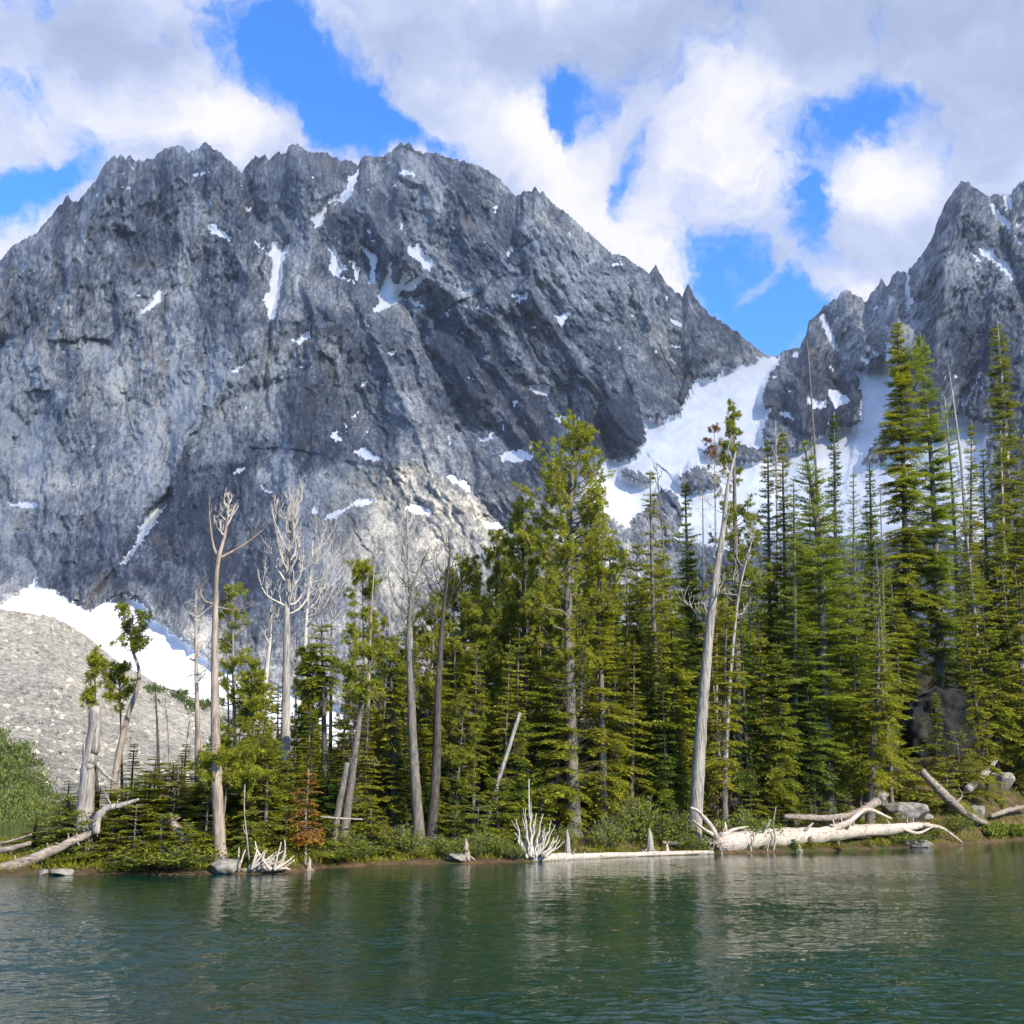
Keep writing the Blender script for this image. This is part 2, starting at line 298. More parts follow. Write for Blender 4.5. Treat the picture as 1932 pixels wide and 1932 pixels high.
def Dm(x, y):
    """distance of the mountain face behind picture column x and row y"""
    d = np.interp(y, [200, 275, 400, 600, 800, 1000, 1200, 1400, 1500], [1560, 1500, 1445, 1330, 1180, 960, 680, 500, 430])
    f = np.interp(x, [-320, 0, 700, 1100, 1330, 1480, 1600, 1780, 1950, 2300], [.80, .88, 1.0, 1.0, 1.08, 1.16, 1.10, .98, .92, .85])
    w = np.clip((1300-y)/700, 0, 1)
    return d*(1+(f-1)*w)
SNOW = [za(p) for p in [
    [(912, 262), (935, 242), (1000, 232), (1004, 240), (945, 255), (915, 272)], [(580, 245), (630, 218), (632, 225), (590, 252)], [(990, 488), (1015, 485), (1040, 512), (1065, 520), (1098, 555), (1090, 570), (1060, 545), (1010, 532), (995, 520)],
    [(1145, 395), (1165, 398), (1198, 418), (1198, 435), (1165, 415)], [(1143, 298), (1162, 298), (1158, 320), (1146, 315)],
    [(1700, 225), (1712, 210), (1690, 300), (1665, 350), (1640, 388), (1600, 375), (1565, 390), (1545, 450), (1530, 495), (1495, 500), (1482, 450), (1530, 420), (1560, 370), (1600, 345), (1640, 330), (1655, 290), (1650, 260), (1690, 245)],
    [(1405, 440), (1418, 440), (1415, 505), (1403, 490)], [(1190, 550), (1230, 575), (1260, 605), (1290, 618), (1298, 565), (1330, 585), (1382, 585), (1355, 640), (1345, 700), (1350, 740), (1330, 800), (1320, 870), (1310, 925), (1278, 945), (1268, 880), (1248, 845), (1285, 800), (1290, 720), (1298, 650), (1265, 625), (1225, 590)],
    [(668, 905), (690, 875), (725, 850), (735, 810), (760, 780), (768, 850), (735, 880), (700, 905), (680, 912)], [(1100, 1190), (1130, 1160), (1168, 1148), (1140, 1180), (1110, 1200)], [(825, 775), (845, 755), (835, 780)],
    [(30, 1812), (70, 1808), (110, 1798), (185, 1812), (180, 1835), (120, 1840), (60, 1825)], [(1108, 1675), (1125, 1650), (1165, 1640), (1160, 1660), (1125, 1678)], [(1230, 1718), (1260, 1738), (1300, 1763), (1290, 1770), (1250, 1753)],
    [(1380, 1040), (1430, 1020), (1470, 985), (1480, 1020), (1430, 1055)], [(1560, 1500), (1600, 1465), (1620, 1500), (1640, 1522), (1590, 1512)], [(1668, 1568), (1710, 1560), (1730, 1545), (1770, 1575), (1820, 1605), (1780, 1615), (1720, 1595)],
    [(1540, 1890), (1590, 1850), (1640, 1840), (1700, 1795), (1775, 1785), (1770, 1815), (1720, 1830), (1670, 1830), (1600, 1885)], [(1490, 1820), (1510, 1822), (1510, 1860), (1485, 1865)]]] + [zb(p) for p in [
    [(190, 560), (215, 570), (250, 615), (245, 640), (270, 670), (310, 700), (270, 710), (265, 735), (320, 745), (345, 770), (265, 745), (235, 730), (205, 700), (225, 650)], [(310, 650), (350, 695), (355, 720), (345, 760), (335, 740), (325, 690)],
    [(335, 580), (380, 600), (395, 590), (410, 625), (440, 640), (435, 690), (430, 775), (400, 770), (410, 700), (400, 640)],
    [(500, 650), (510, 690), (505, 760), (545, 780), (560, 740), (560, 690), (585, 725), (620, 735), (580, 755), (560, 790), (600, 760), (660, 720), (668, 740), (610, 800), (560, 800), (540, 820), (590, 840), (640, 860), (668, 885), (640, 885), (590, 850), (550, 850), (510, 880), (450, 905), (410, 898), (440, 880), (460, 850), (440, 840), (470, 770), (490, 720)],
    [(580, 590), (625, 595), (630, 570), (645, 580), (655, 615), (690, 640), (705, 650), (705, 712), (685, 712), (665, 680), (620, 650), (585, 620)], [(545, 465), (560, 490), (565, 520), (550, 515)], [(535, 240), (575, 230), (618, 240), (600, 252), (545, 252)],
    [(795, 775), (820, 785), (845, 800), (885, 785), (880, 810), (860, 825), (830, 800)], [(1060, 830), (1130, 818), (1165, 805), (1150, 840), (1120, 850), (1075, 872), (1110, 838)], [(1055, 640), (1070, 610), (1088, 585), (1080, 620), (1065, 640)],
    [(1285, 915), (1320, 920), (1365, 890), (1378, 905), (1345, 930), (1320, 980), (1300, 950)], [(1548, 660), (1560, 672), (1618, 662), (1600, 680), (1560, 690)], [(588, 920), (625, 922), (630, 945), (605, 955)], [(505, 1085), (530, 1085), (525, 1110), (495, 1115)],
    [(1150, 1250), (1190, 1255), (1255, 1250), (1265, 1290), (1220, 1300), (1180, 1280)], [(1275, 1392), (1300, 1390), (1365, 1410), (1365, 1435), (1300, 1430)], [(920, 1500), (950, 1500), (1005, 1465), (985, 1510), (940, 1525)],
    [(1015, 1590), (1050, 1570), (1130, 1560), (1180, 1585), (1185, 1605), (1110, 1615), (1040, 1615)], [(1085, 1325), (1105, 1322), (1100, 1350), (1080, 1345)], [(760, 1680), (800, 1685), (870, 1710), (885, 1765), (840, 1740), (790, 1710)],
    [(580, 1825), (620, 1820), (700, 1850), (700, 1868), (620, 1865), (590, 1850)], [(940, 1900), (1000, 1905), (1080, 1925), (1060, 1940), (960, 1932)], [(1830, 935), (1870, 955), (1925, 985), (1880, 975), (1840, 950)], [(830, 1480), (850, 1478), (845, 1490)], [(480, 190), (505, 187), (500, 196)],
    [(1640, 915), (1665, 920), (1660, 940)], [(968, 920), (1000, 912), (990, 922)]]] + [zc(p) for p in [
    [(905, 1280), (950, 1290), (1000, 1300), (1015, 1330), (950, 1335)], [(1010, 1245), (1050, 1250), (1110, 1275), (1125, 1305), (1050, 1330), (1030, 1290)], [(785, 1345), (830, 1350), (870, 1390), (820, 1375)], [(1030, 1135), (1060, 1165), (1040, 1165)],
    [(980, 895), (1000, 890), (1020, 940), (1045, 990), (1060, 1040), (1085, 1075), (1050, 1065), (1020, 1010), (995, 950)], [(1045, 920), (1065, 900), (1055, 940)], [(1165, 1090), (1200, 1105), (1225, 1130), (1190, 1125)], [(1215, 1045), (1250, 1080), (1265, 1095), (1235, 1095)],
    [(1290, 1020), (1320, 1040), (1315, 1130), (1290, 1110)], [(1385, 708), (1398, 708), (1400, 800), (1415, 830), (1395, 890), (1382, 880), (1380, 800)], [(1300, 790), (1325, 830), (1305, 850)], [(1670, 600), (1700, 610), (1745, 650), (1725, 655)],
    [(1715, 580), (1740, 590), (1785, 590), (1790, 620), (1850, 660), (1895, 720), (1890, 755), (1850, 710), (1790, 650), (1730, 620)], [(1770, 360), (1800, 400), (1830, 440), (1870, 460), (1870, 500), (1830, 480), (1800, 440), (1775, 400)], [(1830, 345), (1870, 340), (1880, 400), (1850, 420)],
    [(1875, 520), (1932, 550), (1932, 575), (1890, 550)], [(1890, 470), (1935, 440), (1935, 470), (1900, 490)], [(840, 1070), (885, 1085), (880, 1100), (855, 1085)], [(275, 910), (350, 950), (355, 960), (290, 930)], [(755, 1185), (785, 1183), (780, 1195)]]]
GLAC = [zc([(690, 1096), (790, 1090), (796, 1120), (750, 1160), (735, 1200), (710, 1270), (715, 1340), (752, 1330), (725, 1400), (706, 1470), (740, 1500), (830, 1540), (960, 1470), (1005, 1455), (1022, 1400), (1060, 1420), (1130, 1425), (1170, 1390), (1163, 1330), (1180, 1270), (1160, 1230), (1165, 1190), (1135, 1155), (1185, 1165), (1225, 1120), (1290, 1110), (1320, 1120), (1400, 1500), (1570, 1380), (1640, 1368), (1700, 1392), (1770, 1410), (1750, 1490), (1790, 1980), (1500, 1900), (1200, 1960), (900, 1900), (600, 2000), (300, 1940), (60, 1880), (-130, 1720), (-60, 1640), (-15, 1560), (50, 1585), (120, 1562), (140, 1520), (175, 1480), (160, 1440), (165, 1375), (240, 1385), (330, 1350), (347, 1320), (375, 1240), (400, 1190), (500, 1190), (530, 1137), (590, 1150), (615, 1125), (680, 1125)]),
        zc([(1635, 1270), (1690, 1220), (1725, 1165), (1700, 1230), (1660, 1310), (1650, 1380), (1600, 1390), (1640, 1310)])]
GROCK = [zc(p) for p in [[(425, 1530), (490, 1495), (560, 1470), (600, 1500), (690, 1520), (730, 1500), (760, 1540), (700, 1580), (640, 1590), (500, 1570)], [(320, 1650), (400, 1600), (470, 1622), (520, 1700), (430, 1720), (340, 1700)],
    [(50, 1620), (90, 1613), (150, 1638), (190, 1668), (245, 1690), (140, 1680), (60, 1648)], [(100, 1850), (200, 1770), (240, 1705), (300, 1720), (350, 1830), (300, 1950), (60, 1950)], [(1165, 1600), (1230, 1500), (1300, 1420), (1310, 1560), (1240, 1590)]]]
FOOT = [[(-330, 1200), (-60, 1190), (0, 1141), (60, 1101), (70, 1088), (66, 1106), (100, 1113), (150, 1147), (168, 1153), (190, 1140), (235, 1121), (270, 1140), (285, 1166), (345, 1206), (400, 1250), (500, 1290), (560, 1300), (660, 1340), (700, 1380), (700, 1500), (-330, 1500)],
        z1([(968, 278), (930, 300), (880, 335), (878, 350), (815, 400), (812, 430), (772, 460), (800, 465), (770, 510), (768, 540), (735, 580), (665, 672), (690, 665), (725, 645), (760, 590), (800, 540), (860, 450), (930, 345)])]
def build_mountain():
    xs = np.arange(-300, 2240, 1.9); sk = np.interp(xs, SKX, SKY)
    sk = sk-(2.9*np.maximum(ridged(xs/17., xs*0, 4, 31, .62), -.5)+2.2*np.maximum(ridged(xs/6., xs*0+3, 2, 37), 0))*np.interp(xs, [1400, 1440, 1475, 1500], [1, .1, .1, 1])+.5
    nr = 600; w = np.linspace(0, 1, nr)[:, None]; Xp = np.broadcast_to(xs[None], (nr, len(xs))).copy(); Yp = sk[None]*(1-w)+1440*w
    D = Dm(Xp, Yp)
    # the faces: warped picture coordinates keep the crags and gullies running down the slope
    wx = 16*fbm(Xp/90, Yp/90, 4, 50); wy = 16*fbm(Xp/90, Yp/90, 4, 60)
    u, v = Xp+wx, Yp+wy
    v2 = 4*fbm(Xp/22, Yp/30, 3, 33); rel = 0; stk = 0; lo = 0; tnt = 0
    wl = np.clip((Xp-520)/260+.4*pn(Xp/120, Yp/120, 4), 0, 1); wr = np.clip((Xp-1480)/80, 0, 1)
    for ang, wgt, sd in ((-.06, 1-wl, 0), (.52, wl*(1-wr), 40), (-.42, wr, 80)):
        ca, sa = math.cos(ang), math.sin(ang); a = u*ca-v*sa; b = u*sa+v*ca; a3 = (Xp+.35*wx)*ca-(Yp+.35*wy)*sa; b3 = (Xp+.35*wx)*sa+(Yp+.35*wy)*ca
        r_ = 42*facet(a/110, b/230, 1+sd)+33*facet((a+v2)/42, b/105, 5+sd)+15*facet((a+v2)/17, (b+v2)/40, 9+sd)+9*facet((a3+v2)/7., (b3+v2)/13, 13+sd)+6*ridged(a/30, b/110, 3, 27+sd)
        lo = lo+wgt*(42*facet(a/110, b/230, 1+sd)+15)
        rel = rel+wgt*r_; tnt = tnt+wgt*(1.0*facet(a/110, b/230, 1+sd, tint=True)+1.0*facet((a+v2)/42, b/105, 5+sd, tint=True)+.8*facet((a+v2)/17, (b+v2)/44, 9+sd, tint=True))
        stk = stk+wgt*(.7*fbm(a3/16, b3/40, 3, 61+sd)+.9*fbm(a3/4.6, b3/10, 3, 67+sd)+.7*(facet(a3/6, b3/12, 55+sd)-.4))
    stk = .8*stk+.7*fbm(Xp/3.4, Yp/3.8, 2, 99)+.45*fbm(u/60, v/75, 4, 203)+.75*tnt
    rel += 16*fbm(u/200, v/200, 2, 21)+3.6*facet(Xp/3.8, Yp/5., 17)
    lo = lo+16*fbm(u/200, v/200, 2, 21)
    base0 = rel.copy()
    def rib(P, amp, wd, skew=1.6):
        d, sd = pdist(u*.45+Xp*.55, v*.45+Yp*.55, P); r = np.exp(-d/np.where(sd > 0, wd*skew, wd)); return 1.25*amp*r
    for P, amp, wd in [([(765, 275), (745, 400), (770, 500), (850, 560), (940, 700), (1040, 840)], 50, 42), ([(985, 365), (990, 480), (1010, 570), (1090, 690), (1170, 800), (1215, 850)], 55, 40), ([(700, 300), (690, 400), (740, 480)], 26, 22),
                       ([(620, 590), (590, 680), (560, 760), (545, 900), (560, 1040)], 45, 40), ([(480, 640), (400, 760), (330, 885), (290, 980), (235, 1090)], 52, 55), ([(555, 275), (575, 400), (585, 560)], 34, 28), ([(385, 275), (400, 420), (470, 520), (440, 640)], 34, 45),
                       ([(215, 300), (150, 480), (110, 640), (90, 900)], 34, 60), ([(820, 290), (870, 420), (900, 520)], 24, 30), ([(620, 860), (760, 880), (900, 960)], 34, 40), ([(985, 555), (900, 600)], 22, 30), ([(1190, 540), (1240, 640)], 22, 30),
                       ([(1290, 540), (1330, 620), (1300, 700)], 30, 28), ([(1830, 345), (1780, 520), (1760, 700), (1800, 860)], 60, 45), ([(1600, 555), (1640, 680), (1620, 800)], 45, 35), ([(1540, 640), (1500, 720), (1520, 820)], 40, 40), ([(1690, 520), (1700, 640)], 30, 25), ([(700, 640), (760, 760), (800, 860)], 30, 26), ([(920, 740), (1000, 850), (1040, 900)], 30, 24)]:
        rel += rib(P, amp, wd)
    for P, amp, wd in [([(455, 322), (480, 400), (535, 460), (510, 600), (500, 760)], 26, 20), ([(670, 325), (640, 370), (600, 425), (600, 520)], 16, 18), ([(315, 935), (260, 1010), (225, 1065), (165, 1150)], 40, 20), ([(640, 480), (720, 520), (740, 590), (730, 720), (700, 800), (640, 900)], 12, 24),
                       ([(970, 375), (985, 520)], 26, 14), ([(880, 640), (960, 760), (1050, 900)], 26, 16), ([(1040, 640), (1130, 760), (1150, 860)], 28, 16), ([(760, 560), (830, 700), (900, 820)], 26, 14), ([(350, 880), (420, 760), (540, 720)], 14, 12), ([(1060, 900), (1080, 960)], 20, 14),
                       ([(1550, 590), (1585, 665)], 24, 12), ([(1715, 520), (1710, 600)], 30, 10), ([(1870, 380), (1900, 480), (1930, 560)], 26, 16), ([(1650, 650), (1680, 760)], 30, 16)]:
        rel -= rib(P, amp, wd, 1.0)
    # slabs of smooth rock, and where snow lies: measured against slightly warped coordinates so their edges are ragged
    jx, jy = Xp+3.6*fbm(Xp/8, Yp/8, 4, 80, .7), Yp+4.4*fbm(Xp/7, Yp/8, 4, 90, .7)
    sn = np.zeros(Xp.shape, bool)
    for P in SNOW: sn |= inpoly(jx, jy, P)
    rs = np.random.RandomState(8)
    for _ in range(120):
        cx = rs.uniform(40, 1420) if rs.rand() < .8 else rs.uniform(1480, 1930); sk0 = np.interp(cx, SKX, SKY); cy = sk0+18+rs.rand()**1.3*min(560, 880-sk0)
        if cy > 880: continue
        L_ = rs.uniform(4, 15); an = rs.choice([-.5, .55, 1.9, 1.3, .1])+rs.randn()*.25; w_ = rs.uniform(1.2, 2.9); dx, dy = math.cos(an)*L_, math.sin(an)*L_; nx, ny = -math.sin(an)*w_, math.cos(an)*w_
        sn |= inpoly(jx, jy, [(cx-dx, cy-dy), (cx+nx, cy+ny), (cx+dx+nx*.4, cy+dy+ny*.4), (cx+dx*1.2, cy+dy), (cx-nx*.6, cy-ny*.6)])
    gl = np.zeros(Xp.shape, bool)
    for P in GLAC: gl |= inpoly(jx, jy, P)
    for P in GROCK: gl &= ~inpoly(jx, jy, P)
    ft = np.zeros(Xp.shape, bool)
    for P in FOOT: ft |= inpoly(jx, jy, P)
    slab = np.zeros(Xp.shape); tan = np.zeros(Xp.shape)
    for P in [zb([(1480, 1000), (1560, 960), (1900, 1000), (1932, 1250), (1880, 1390), (1720, 1400), (1600, 1200), (1530, 1100)]), zb([(370, 180), (440, 180), (480, 300), (560, 560), (540, 600), (470, 560), (340, 300)]), zb([(1195, 400), (1270, 400), (1280, 520), (1220, 480)]),
              za([(200, 1040), (290, 1060), (320, 1190), (260, 1290), (210, 1160)]), za([(590, 770), (700, 760), (640, 800)]), [(1290, 560), (1330, 640), (1400, 680), (1280, 720), (1200, 640)], [(150, 1150), (215, 1085), (240, 1120), (170, 1155)]]: slab += inpoly(jx*.5+u*.5, jy*.5+v*.5, P)
    tn = inpoly(jx+wx*.6, jy+wy*.6, [(640, 905), (700, 870), (780, 870), (850, 905), (900, 935), (960, 1000), (1060, 1060), (1180, 1500), (700, 1500), (660, 1100), (600, 1000)]); tan += tn
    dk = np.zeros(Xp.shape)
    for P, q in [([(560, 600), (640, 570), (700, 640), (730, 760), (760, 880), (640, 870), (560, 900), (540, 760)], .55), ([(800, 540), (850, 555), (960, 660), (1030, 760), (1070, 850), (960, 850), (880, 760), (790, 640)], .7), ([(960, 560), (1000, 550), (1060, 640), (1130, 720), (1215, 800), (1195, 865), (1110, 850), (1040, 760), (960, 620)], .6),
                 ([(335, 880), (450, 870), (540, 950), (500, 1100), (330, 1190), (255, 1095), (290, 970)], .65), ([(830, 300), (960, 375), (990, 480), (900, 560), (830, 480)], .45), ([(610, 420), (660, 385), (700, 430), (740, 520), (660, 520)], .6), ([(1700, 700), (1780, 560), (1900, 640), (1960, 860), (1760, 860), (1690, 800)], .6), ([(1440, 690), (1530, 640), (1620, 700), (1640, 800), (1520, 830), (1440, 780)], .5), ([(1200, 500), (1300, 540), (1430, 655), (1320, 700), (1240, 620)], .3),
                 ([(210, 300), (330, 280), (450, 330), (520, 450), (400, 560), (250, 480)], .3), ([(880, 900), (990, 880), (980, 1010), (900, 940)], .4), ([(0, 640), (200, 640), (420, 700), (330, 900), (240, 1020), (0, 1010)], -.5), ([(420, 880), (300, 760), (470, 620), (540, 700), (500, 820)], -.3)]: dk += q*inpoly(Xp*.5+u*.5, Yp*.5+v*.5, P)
    def blur(m, k):
        m = m.astype(float)
        for _ in range(k):
            m = (m+np.roll(m, 1, 0)+np.roll(m, -1, 0)+np.roll(m, 1, 1)+np.roll(m, -1, 1))/5
        return m
    sn = (blur(sn, 1) > .40) & ~(gl | ft)
    allsn = sn | gl | ft
    sb = blur(sn, 6); gb = blur(gl | ft, 14)
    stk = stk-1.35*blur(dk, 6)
    rl = lo+(rel-base0); rel = rl+(rel-rl)*(1-.55*blur(slab, 10))
    rel = rel*(1-gb)+gb*(.35*rl+8*fbm(Xp/60, Yp/40, 3, 71)+2)
    rel = rel*(1-.8*sb)+.8*sb*(rl-2)
    edge = np.clip((Yp-sk[None])/60, 0, 1); rel = rel*(.25+.75*edge)
    D = D-rel*np.clip(D/1300, .45, 1.1)
    V = W(Xp, Yp, 1.0)-np.array([0, 0, HC]); V = V*D[..., None]+np.array([0, 0, HC])
    # far side: the ridges fall away behind the skyline
    nb = 14; back = []
    for k in range(nb, 0, -1):
        p = V[0].copy(); tt = k/nb; p[:, 1] += 700*tt; p[:, 0] *= 1+.35*tt; p[:, 2] = p[:, 2]*(1-tt**.8*.97)-10+24*fbm(xs/90, xs*0+k*.5, 3, 44)*tt
        back.append(p)
    V = np.concatenate([np.array(back), V]); R, Cn = V.shape[:2]
    def ext(m): return np.concatenate([np.zeros((nb, Cn)), m])
    strat = np.concatenate([np.broadcast_to(stk[0], (nb, Cn)), stk])
    tone = np.clip(.5*ext(blur(slab, 3))+1.0*ext(blur(tan, 5)), 0, 2)
    snow = ext((sn).astype(float)); i = (np.arange(R-1)*Cn)[:, None]+np.arange(Cn-1)[None]
    Q = np.stack([i+Cn, i+Cn+1, i+1, i], -1)
    g = ext(gl.astype(float))[:-1, :-1] > .5; f = ext(ft.astype(float))[:-1, :-1] > .5
    right = np.concatenate([np.repeat((xs > 1466)[None], R-1, 0)], 0)[:, :-1]
    rock = ~(g | f)
    def part(name, mask, m):
        q = Q[mask]; used, inv = np.unique(q.ravel(), return_inverse=True)
        mb = MB(); mb.add(V.reshape(-1, 3)[used], None, inv.reshape(-1, 4), tone.ravel()[used])
        me = mb.mesh(name, m, True); at = me.attributes.new('snow', 'FLOAT', 'POINT'); at.data.foreach_set('value', snow.ravel()[used].astype(np.float32))
        at = me.attributes.new('streak', 'FLOAT', 'POINT'); at.data.foreach_set('value', (.5+.38*strat.ravel()[used]).astype(np.float32))
        o = bpy.data.objects.new(name, me); C.objects.link(o); return tag(o, kind='structure')
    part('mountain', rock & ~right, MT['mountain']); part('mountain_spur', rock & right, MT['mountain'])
    part('glacier', g, MT['snow']); part('snowfield', f, MT['snow'])
def mountain_mats():
    m, nt, N, L, o = mat('mountain_rock')
    n2 = tex(N, L, .010, 6, .6, (1, 1, .6), .8, loc=(40, 7, 3)); n3 = tex(N, L, .25, 7, .75, (1, 1, .5), .2, loc=(4, 70, 3))
    c = ramp(N, L, n2.outputs[0], [(.30, (.100, .118, .150)), (.5, (.175, .190, .218)), (.70, (.27, .275, .285))])
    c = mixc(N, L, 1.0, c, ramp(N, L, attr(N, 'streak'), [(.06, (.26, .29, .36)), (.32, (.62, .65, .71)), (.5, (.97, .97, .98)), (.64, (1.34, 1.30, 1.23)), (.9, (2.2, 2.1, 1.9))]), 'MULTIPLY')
    c = mixc(N, L, .6, c, ramp(N, L, n3.outputs[0], [(.30, (.5, .52, .58)), (.5, (1, 1, 1)), (.68, (1.5, 1.46, 1.38))]), 'MULTIPLY')
    n4 = tex(N, L, .02, 5, .7, (1, 1, .5), .5, loc=(9, 1, 30)); c = mixc(N, L, ramp(N, L, n4.outputs[0], [(.58, (0, 0, 0)), (.70, (.55, .55, .55))]), c, (.25, .205, .15))
    c = mixc(N, L, ramp(N, L, attr(N, 'tone'), [(0, (0, 0, 0)), (1, (1, 1, 1))]), c, mixc(N, L, 1.0, c, (1.12, 1.05, .93), 'MULTIPLY'))
    cm = mixc(N, L, ramp(N, L, attr(N, 'snow'), [(.35, (0, 0, 0)), (.65, (1, 1, 1))]), c, (.84, .85, .90))
    d = N('ShaderNodeBsdfPrincipled'); L(cm, d.inputs['Base Color']); d.inputs['Roughness'].default_value = .9; d.inputs['Specular IOR Level'].default_value = .15
    b = N('ShaderNodeBump'); b.inputs['Strength'].default_value = .9; b.inputs['Distance'].default_value = 3.0; L(n3.outputs[0], b.inputs['Height']); L(b.outputs[0], d.inputs['Normal'])
    L(d.outputs[0], o.inputs[0]); MT['mountain'] = m
    m, nt, N, L, o = mat('snow'); n = tex(N, L, .03, 8, .7, (1, 1, .5)); n2 = tex(N, L, .012, 5, .6, (1, .5, 1), 1, loc=(2, 5, 9))
    c = ramp(N, L, n.outputs[0], [(.3, (.60, .63, .70)), (.6, (.74, .75, .79)), (.8, (.80, .81, .84))]); c = mixc(N, L, ramp(N, L, n2.outputs[0], [(.60, (0, 0, 0)), (.78, (.35, .35, .35))]), c, (.42, .40, .38))
    d = N('ShaderNodeBsdfPrincipled'); L(c, d.inputs['Base Color']); d.inputs['Roughness'].default_value = .7; d.inputs['Specular IOR Level'].default_value = .2
    b = N('ShaderNodeBump'); b.inputs['Strength'].default_value = .5; b.inputs['Distance'].default_value = 4.0; L(n.outputs[0], b.inputs['Height']); L(b.outputs[0], d.inputs['Normal']); L(d.outputs[0], o.inputs[0]); MT['snow'] = m
    m, nt, N, L, o = mat('scree'); n = tex(N, L, .55, 8, .8); n2 = tex(N, L, .045, 5, .6, loc=(3, 3, 3)); vo = N('ShaderNodeTexVoronoi'); tc = N('ShaderNodeTexCoord'); L(tc.outputs['Object'], vo.inputs['Vector']); vo.inputs['Scale'].default_value = .62
    c = ramp(N, L, n.outputs[0], [(.34, (.06, .058, .058)), (.43, (.26, .25, .23)), (.53, (.44, .425, .39)), (.66, (.62, .605, .565))])
    c = mixc(N, L, .6, c, ramp(N, L, vo.outputs['Color'], [(.1, (.6, .6, .6)), (.9, (1.35, 1.33, 1.3))]), 'MULTIPLY'); c = mixc(N, L, .7, c, ramp(N, L, n2.outputs[0], [(.35, (.72, .71, .72)), (.65, (1.12, 1.1, 1.05))]), 'MULTIPLY')
    d = N('ShaderNodeBsdfPrincipled'); L(c, d.inputs['Base Color']); d.inputs['Roughness'].default_value = .95; d.inputs['Specular IOR Level'].default_value = .1
    b = N('ShaderNodeBump'); b.inputs['Strength'].default_value = 1; b.inputs['Distance'].default_value = 1.2; L(n.outputs[0], b.inputs['Height']); L(b.outputs[0], d.inputs['Normal']); L(d.outputs[0], o.inputs[0]); MT['scree'] = m
    m, nt, N, L, o = mat('lake_water')
    na = tex(N, L, 1.9, 3, .6, (.5, 1.0, 1), .5); nb = tex(N, L, 6.5, 3, .65, (.5, 1, 1), .4, loc=(3, 9, 0)); ns = tex(N, L, .10, 3, .6, (.6, 1, 1), loc=(8, 1, 0))
    ad = N('ShaderNodeMath'); ad.operation = 'MULTIPLY_ADD'; L(nb.outputs[0], ad.inputs[0]); ad.inputs[1].default_value = .50; L(na.outputs[0], ad.inputs[2])
    mr = N('ShaderNodeMapRange'); L(ns.outputs[0], mr.inputs[0]); mr.inputs[1].default_value = .35; mr.inputs[2].default_value = .65; mr.inputs[3].default_value = .55; mr.inputs[4].default_value = 1.0
    # calmer in the lee of the wooded shore
    sp = N('ShaderNodeSeparateXYZ'); tc = N('ShaderNodeTexCoord'); L(tc.outputs['Object'], sp.inputs[0]); ca = N('ShaderNodeMapRange'); L(sp.outputs[1], ca.inputs[0]); ca.inputs[1].default_value = 22; ca.inputs[2].default_value = 62; ca.inputs[3].default_value = .06; ca.inputs[4].default_value = .010
    mu = N('ShaderNodeMath'); mu.operation = 'MULTIPLY'; L(mr.outputs[0], mu.inputs[0]); L(ca.outputs[0], mu.inputs[1])
    b = N('ShaderNodeBump'); b.inputs['Strength'].default_value = 1.0; L(mu.outputs[0], b.inputs['Distance']); L(ad.outputs[0], b.inputs['Height'])
    d = N('ShaderNodeBsdfPrincipled'); d.inputs['Roughness'].default_value = .02; d.inputs['IOR'].default_value = 1.42; d.inputs['Specular IOR Level'].default_value = .5
    nd = tex(N, L, .03, 2, .5); L(ramp(N, L, nd.outputs[0], [(.3, (.001, .020, .014)), (.7, (.002, .034, .024))]), d.inputs['Base Color'])
    L(b.outputs[0], d.inputs['Normal']); L(d.outputs[0], o.inputs[0]); MT['water'] = m
mountain_mats()
build_mountain()

def grid_obj(name, V, m, kind='structure', tone=None, smooth=True):
    R, Cn = V.shape[:2]; i = (np.arange(R-1)*Cn)[:, None]+np.arange(Cn-1)[None]
    mb = MB(); mb.add(V.reshape(-1, 3), None, np.stack([i, i+1, i+1+Cn, i+Cn], -1).reshape(-1, 4), None if tone is None else tone.ravel())
    return tag(mb.obj(name, m, None, smooth), kind=kind)
# ---- moraine: bouldery slope at the left, its crest at 400 m
MCX = [-700, -200, 0, 100, 150, 205, 250, 300, 380, 450, 600, 800, 1000]; MCY = [1120, 1140, 1149, 1164, 1190, 1238, 1262, 1292, 1322, 1345, 1400, 1450, 1500]
def moraine():
    xs = np.arange(-700, 1000, 2.2); cr = np.interp(xs, MCX, MCY)+1.5*fbm(xs/14, xs*0, 3, 5); nr = 230; w = np.linspace(0, 1, nr)[:, None]
    X = np.broadcast_to(xs, (nr, len(xs))); Yp = cr*(1-w)+1640*w
    D = 400-(Yp-cr)/(1640-cr)*np.interp(xs, [-700, 300, 1000], [305, 295, 240])
    D = D-4*fbm(X/50, Yp/40, 4, 8)-1.2*fbm(X/6, Yp/5, 3, 9)-1.8*ridged(X/34+.3*Yp/40, Yp/160, 3, 91)
    V = W(X, Yp, 1.0)-np.array([0, 0, HC]); V = V*D[..., None]+np.array([0, 0, HC]); V[..., 2] = np.maximum(V[..., 2], -1.5)
    b = []
    for k in range(8, 0, -1):
        p = V[0].copy(); p[:, 1] += 10*k; p[:, 2] -= 1.1*k*k**.5; b.append(p)
    V = np.concatenate([np.array(b), V])[::-1]
    grid_obj('moraine_slope', V, MT['scree'])
moraine()
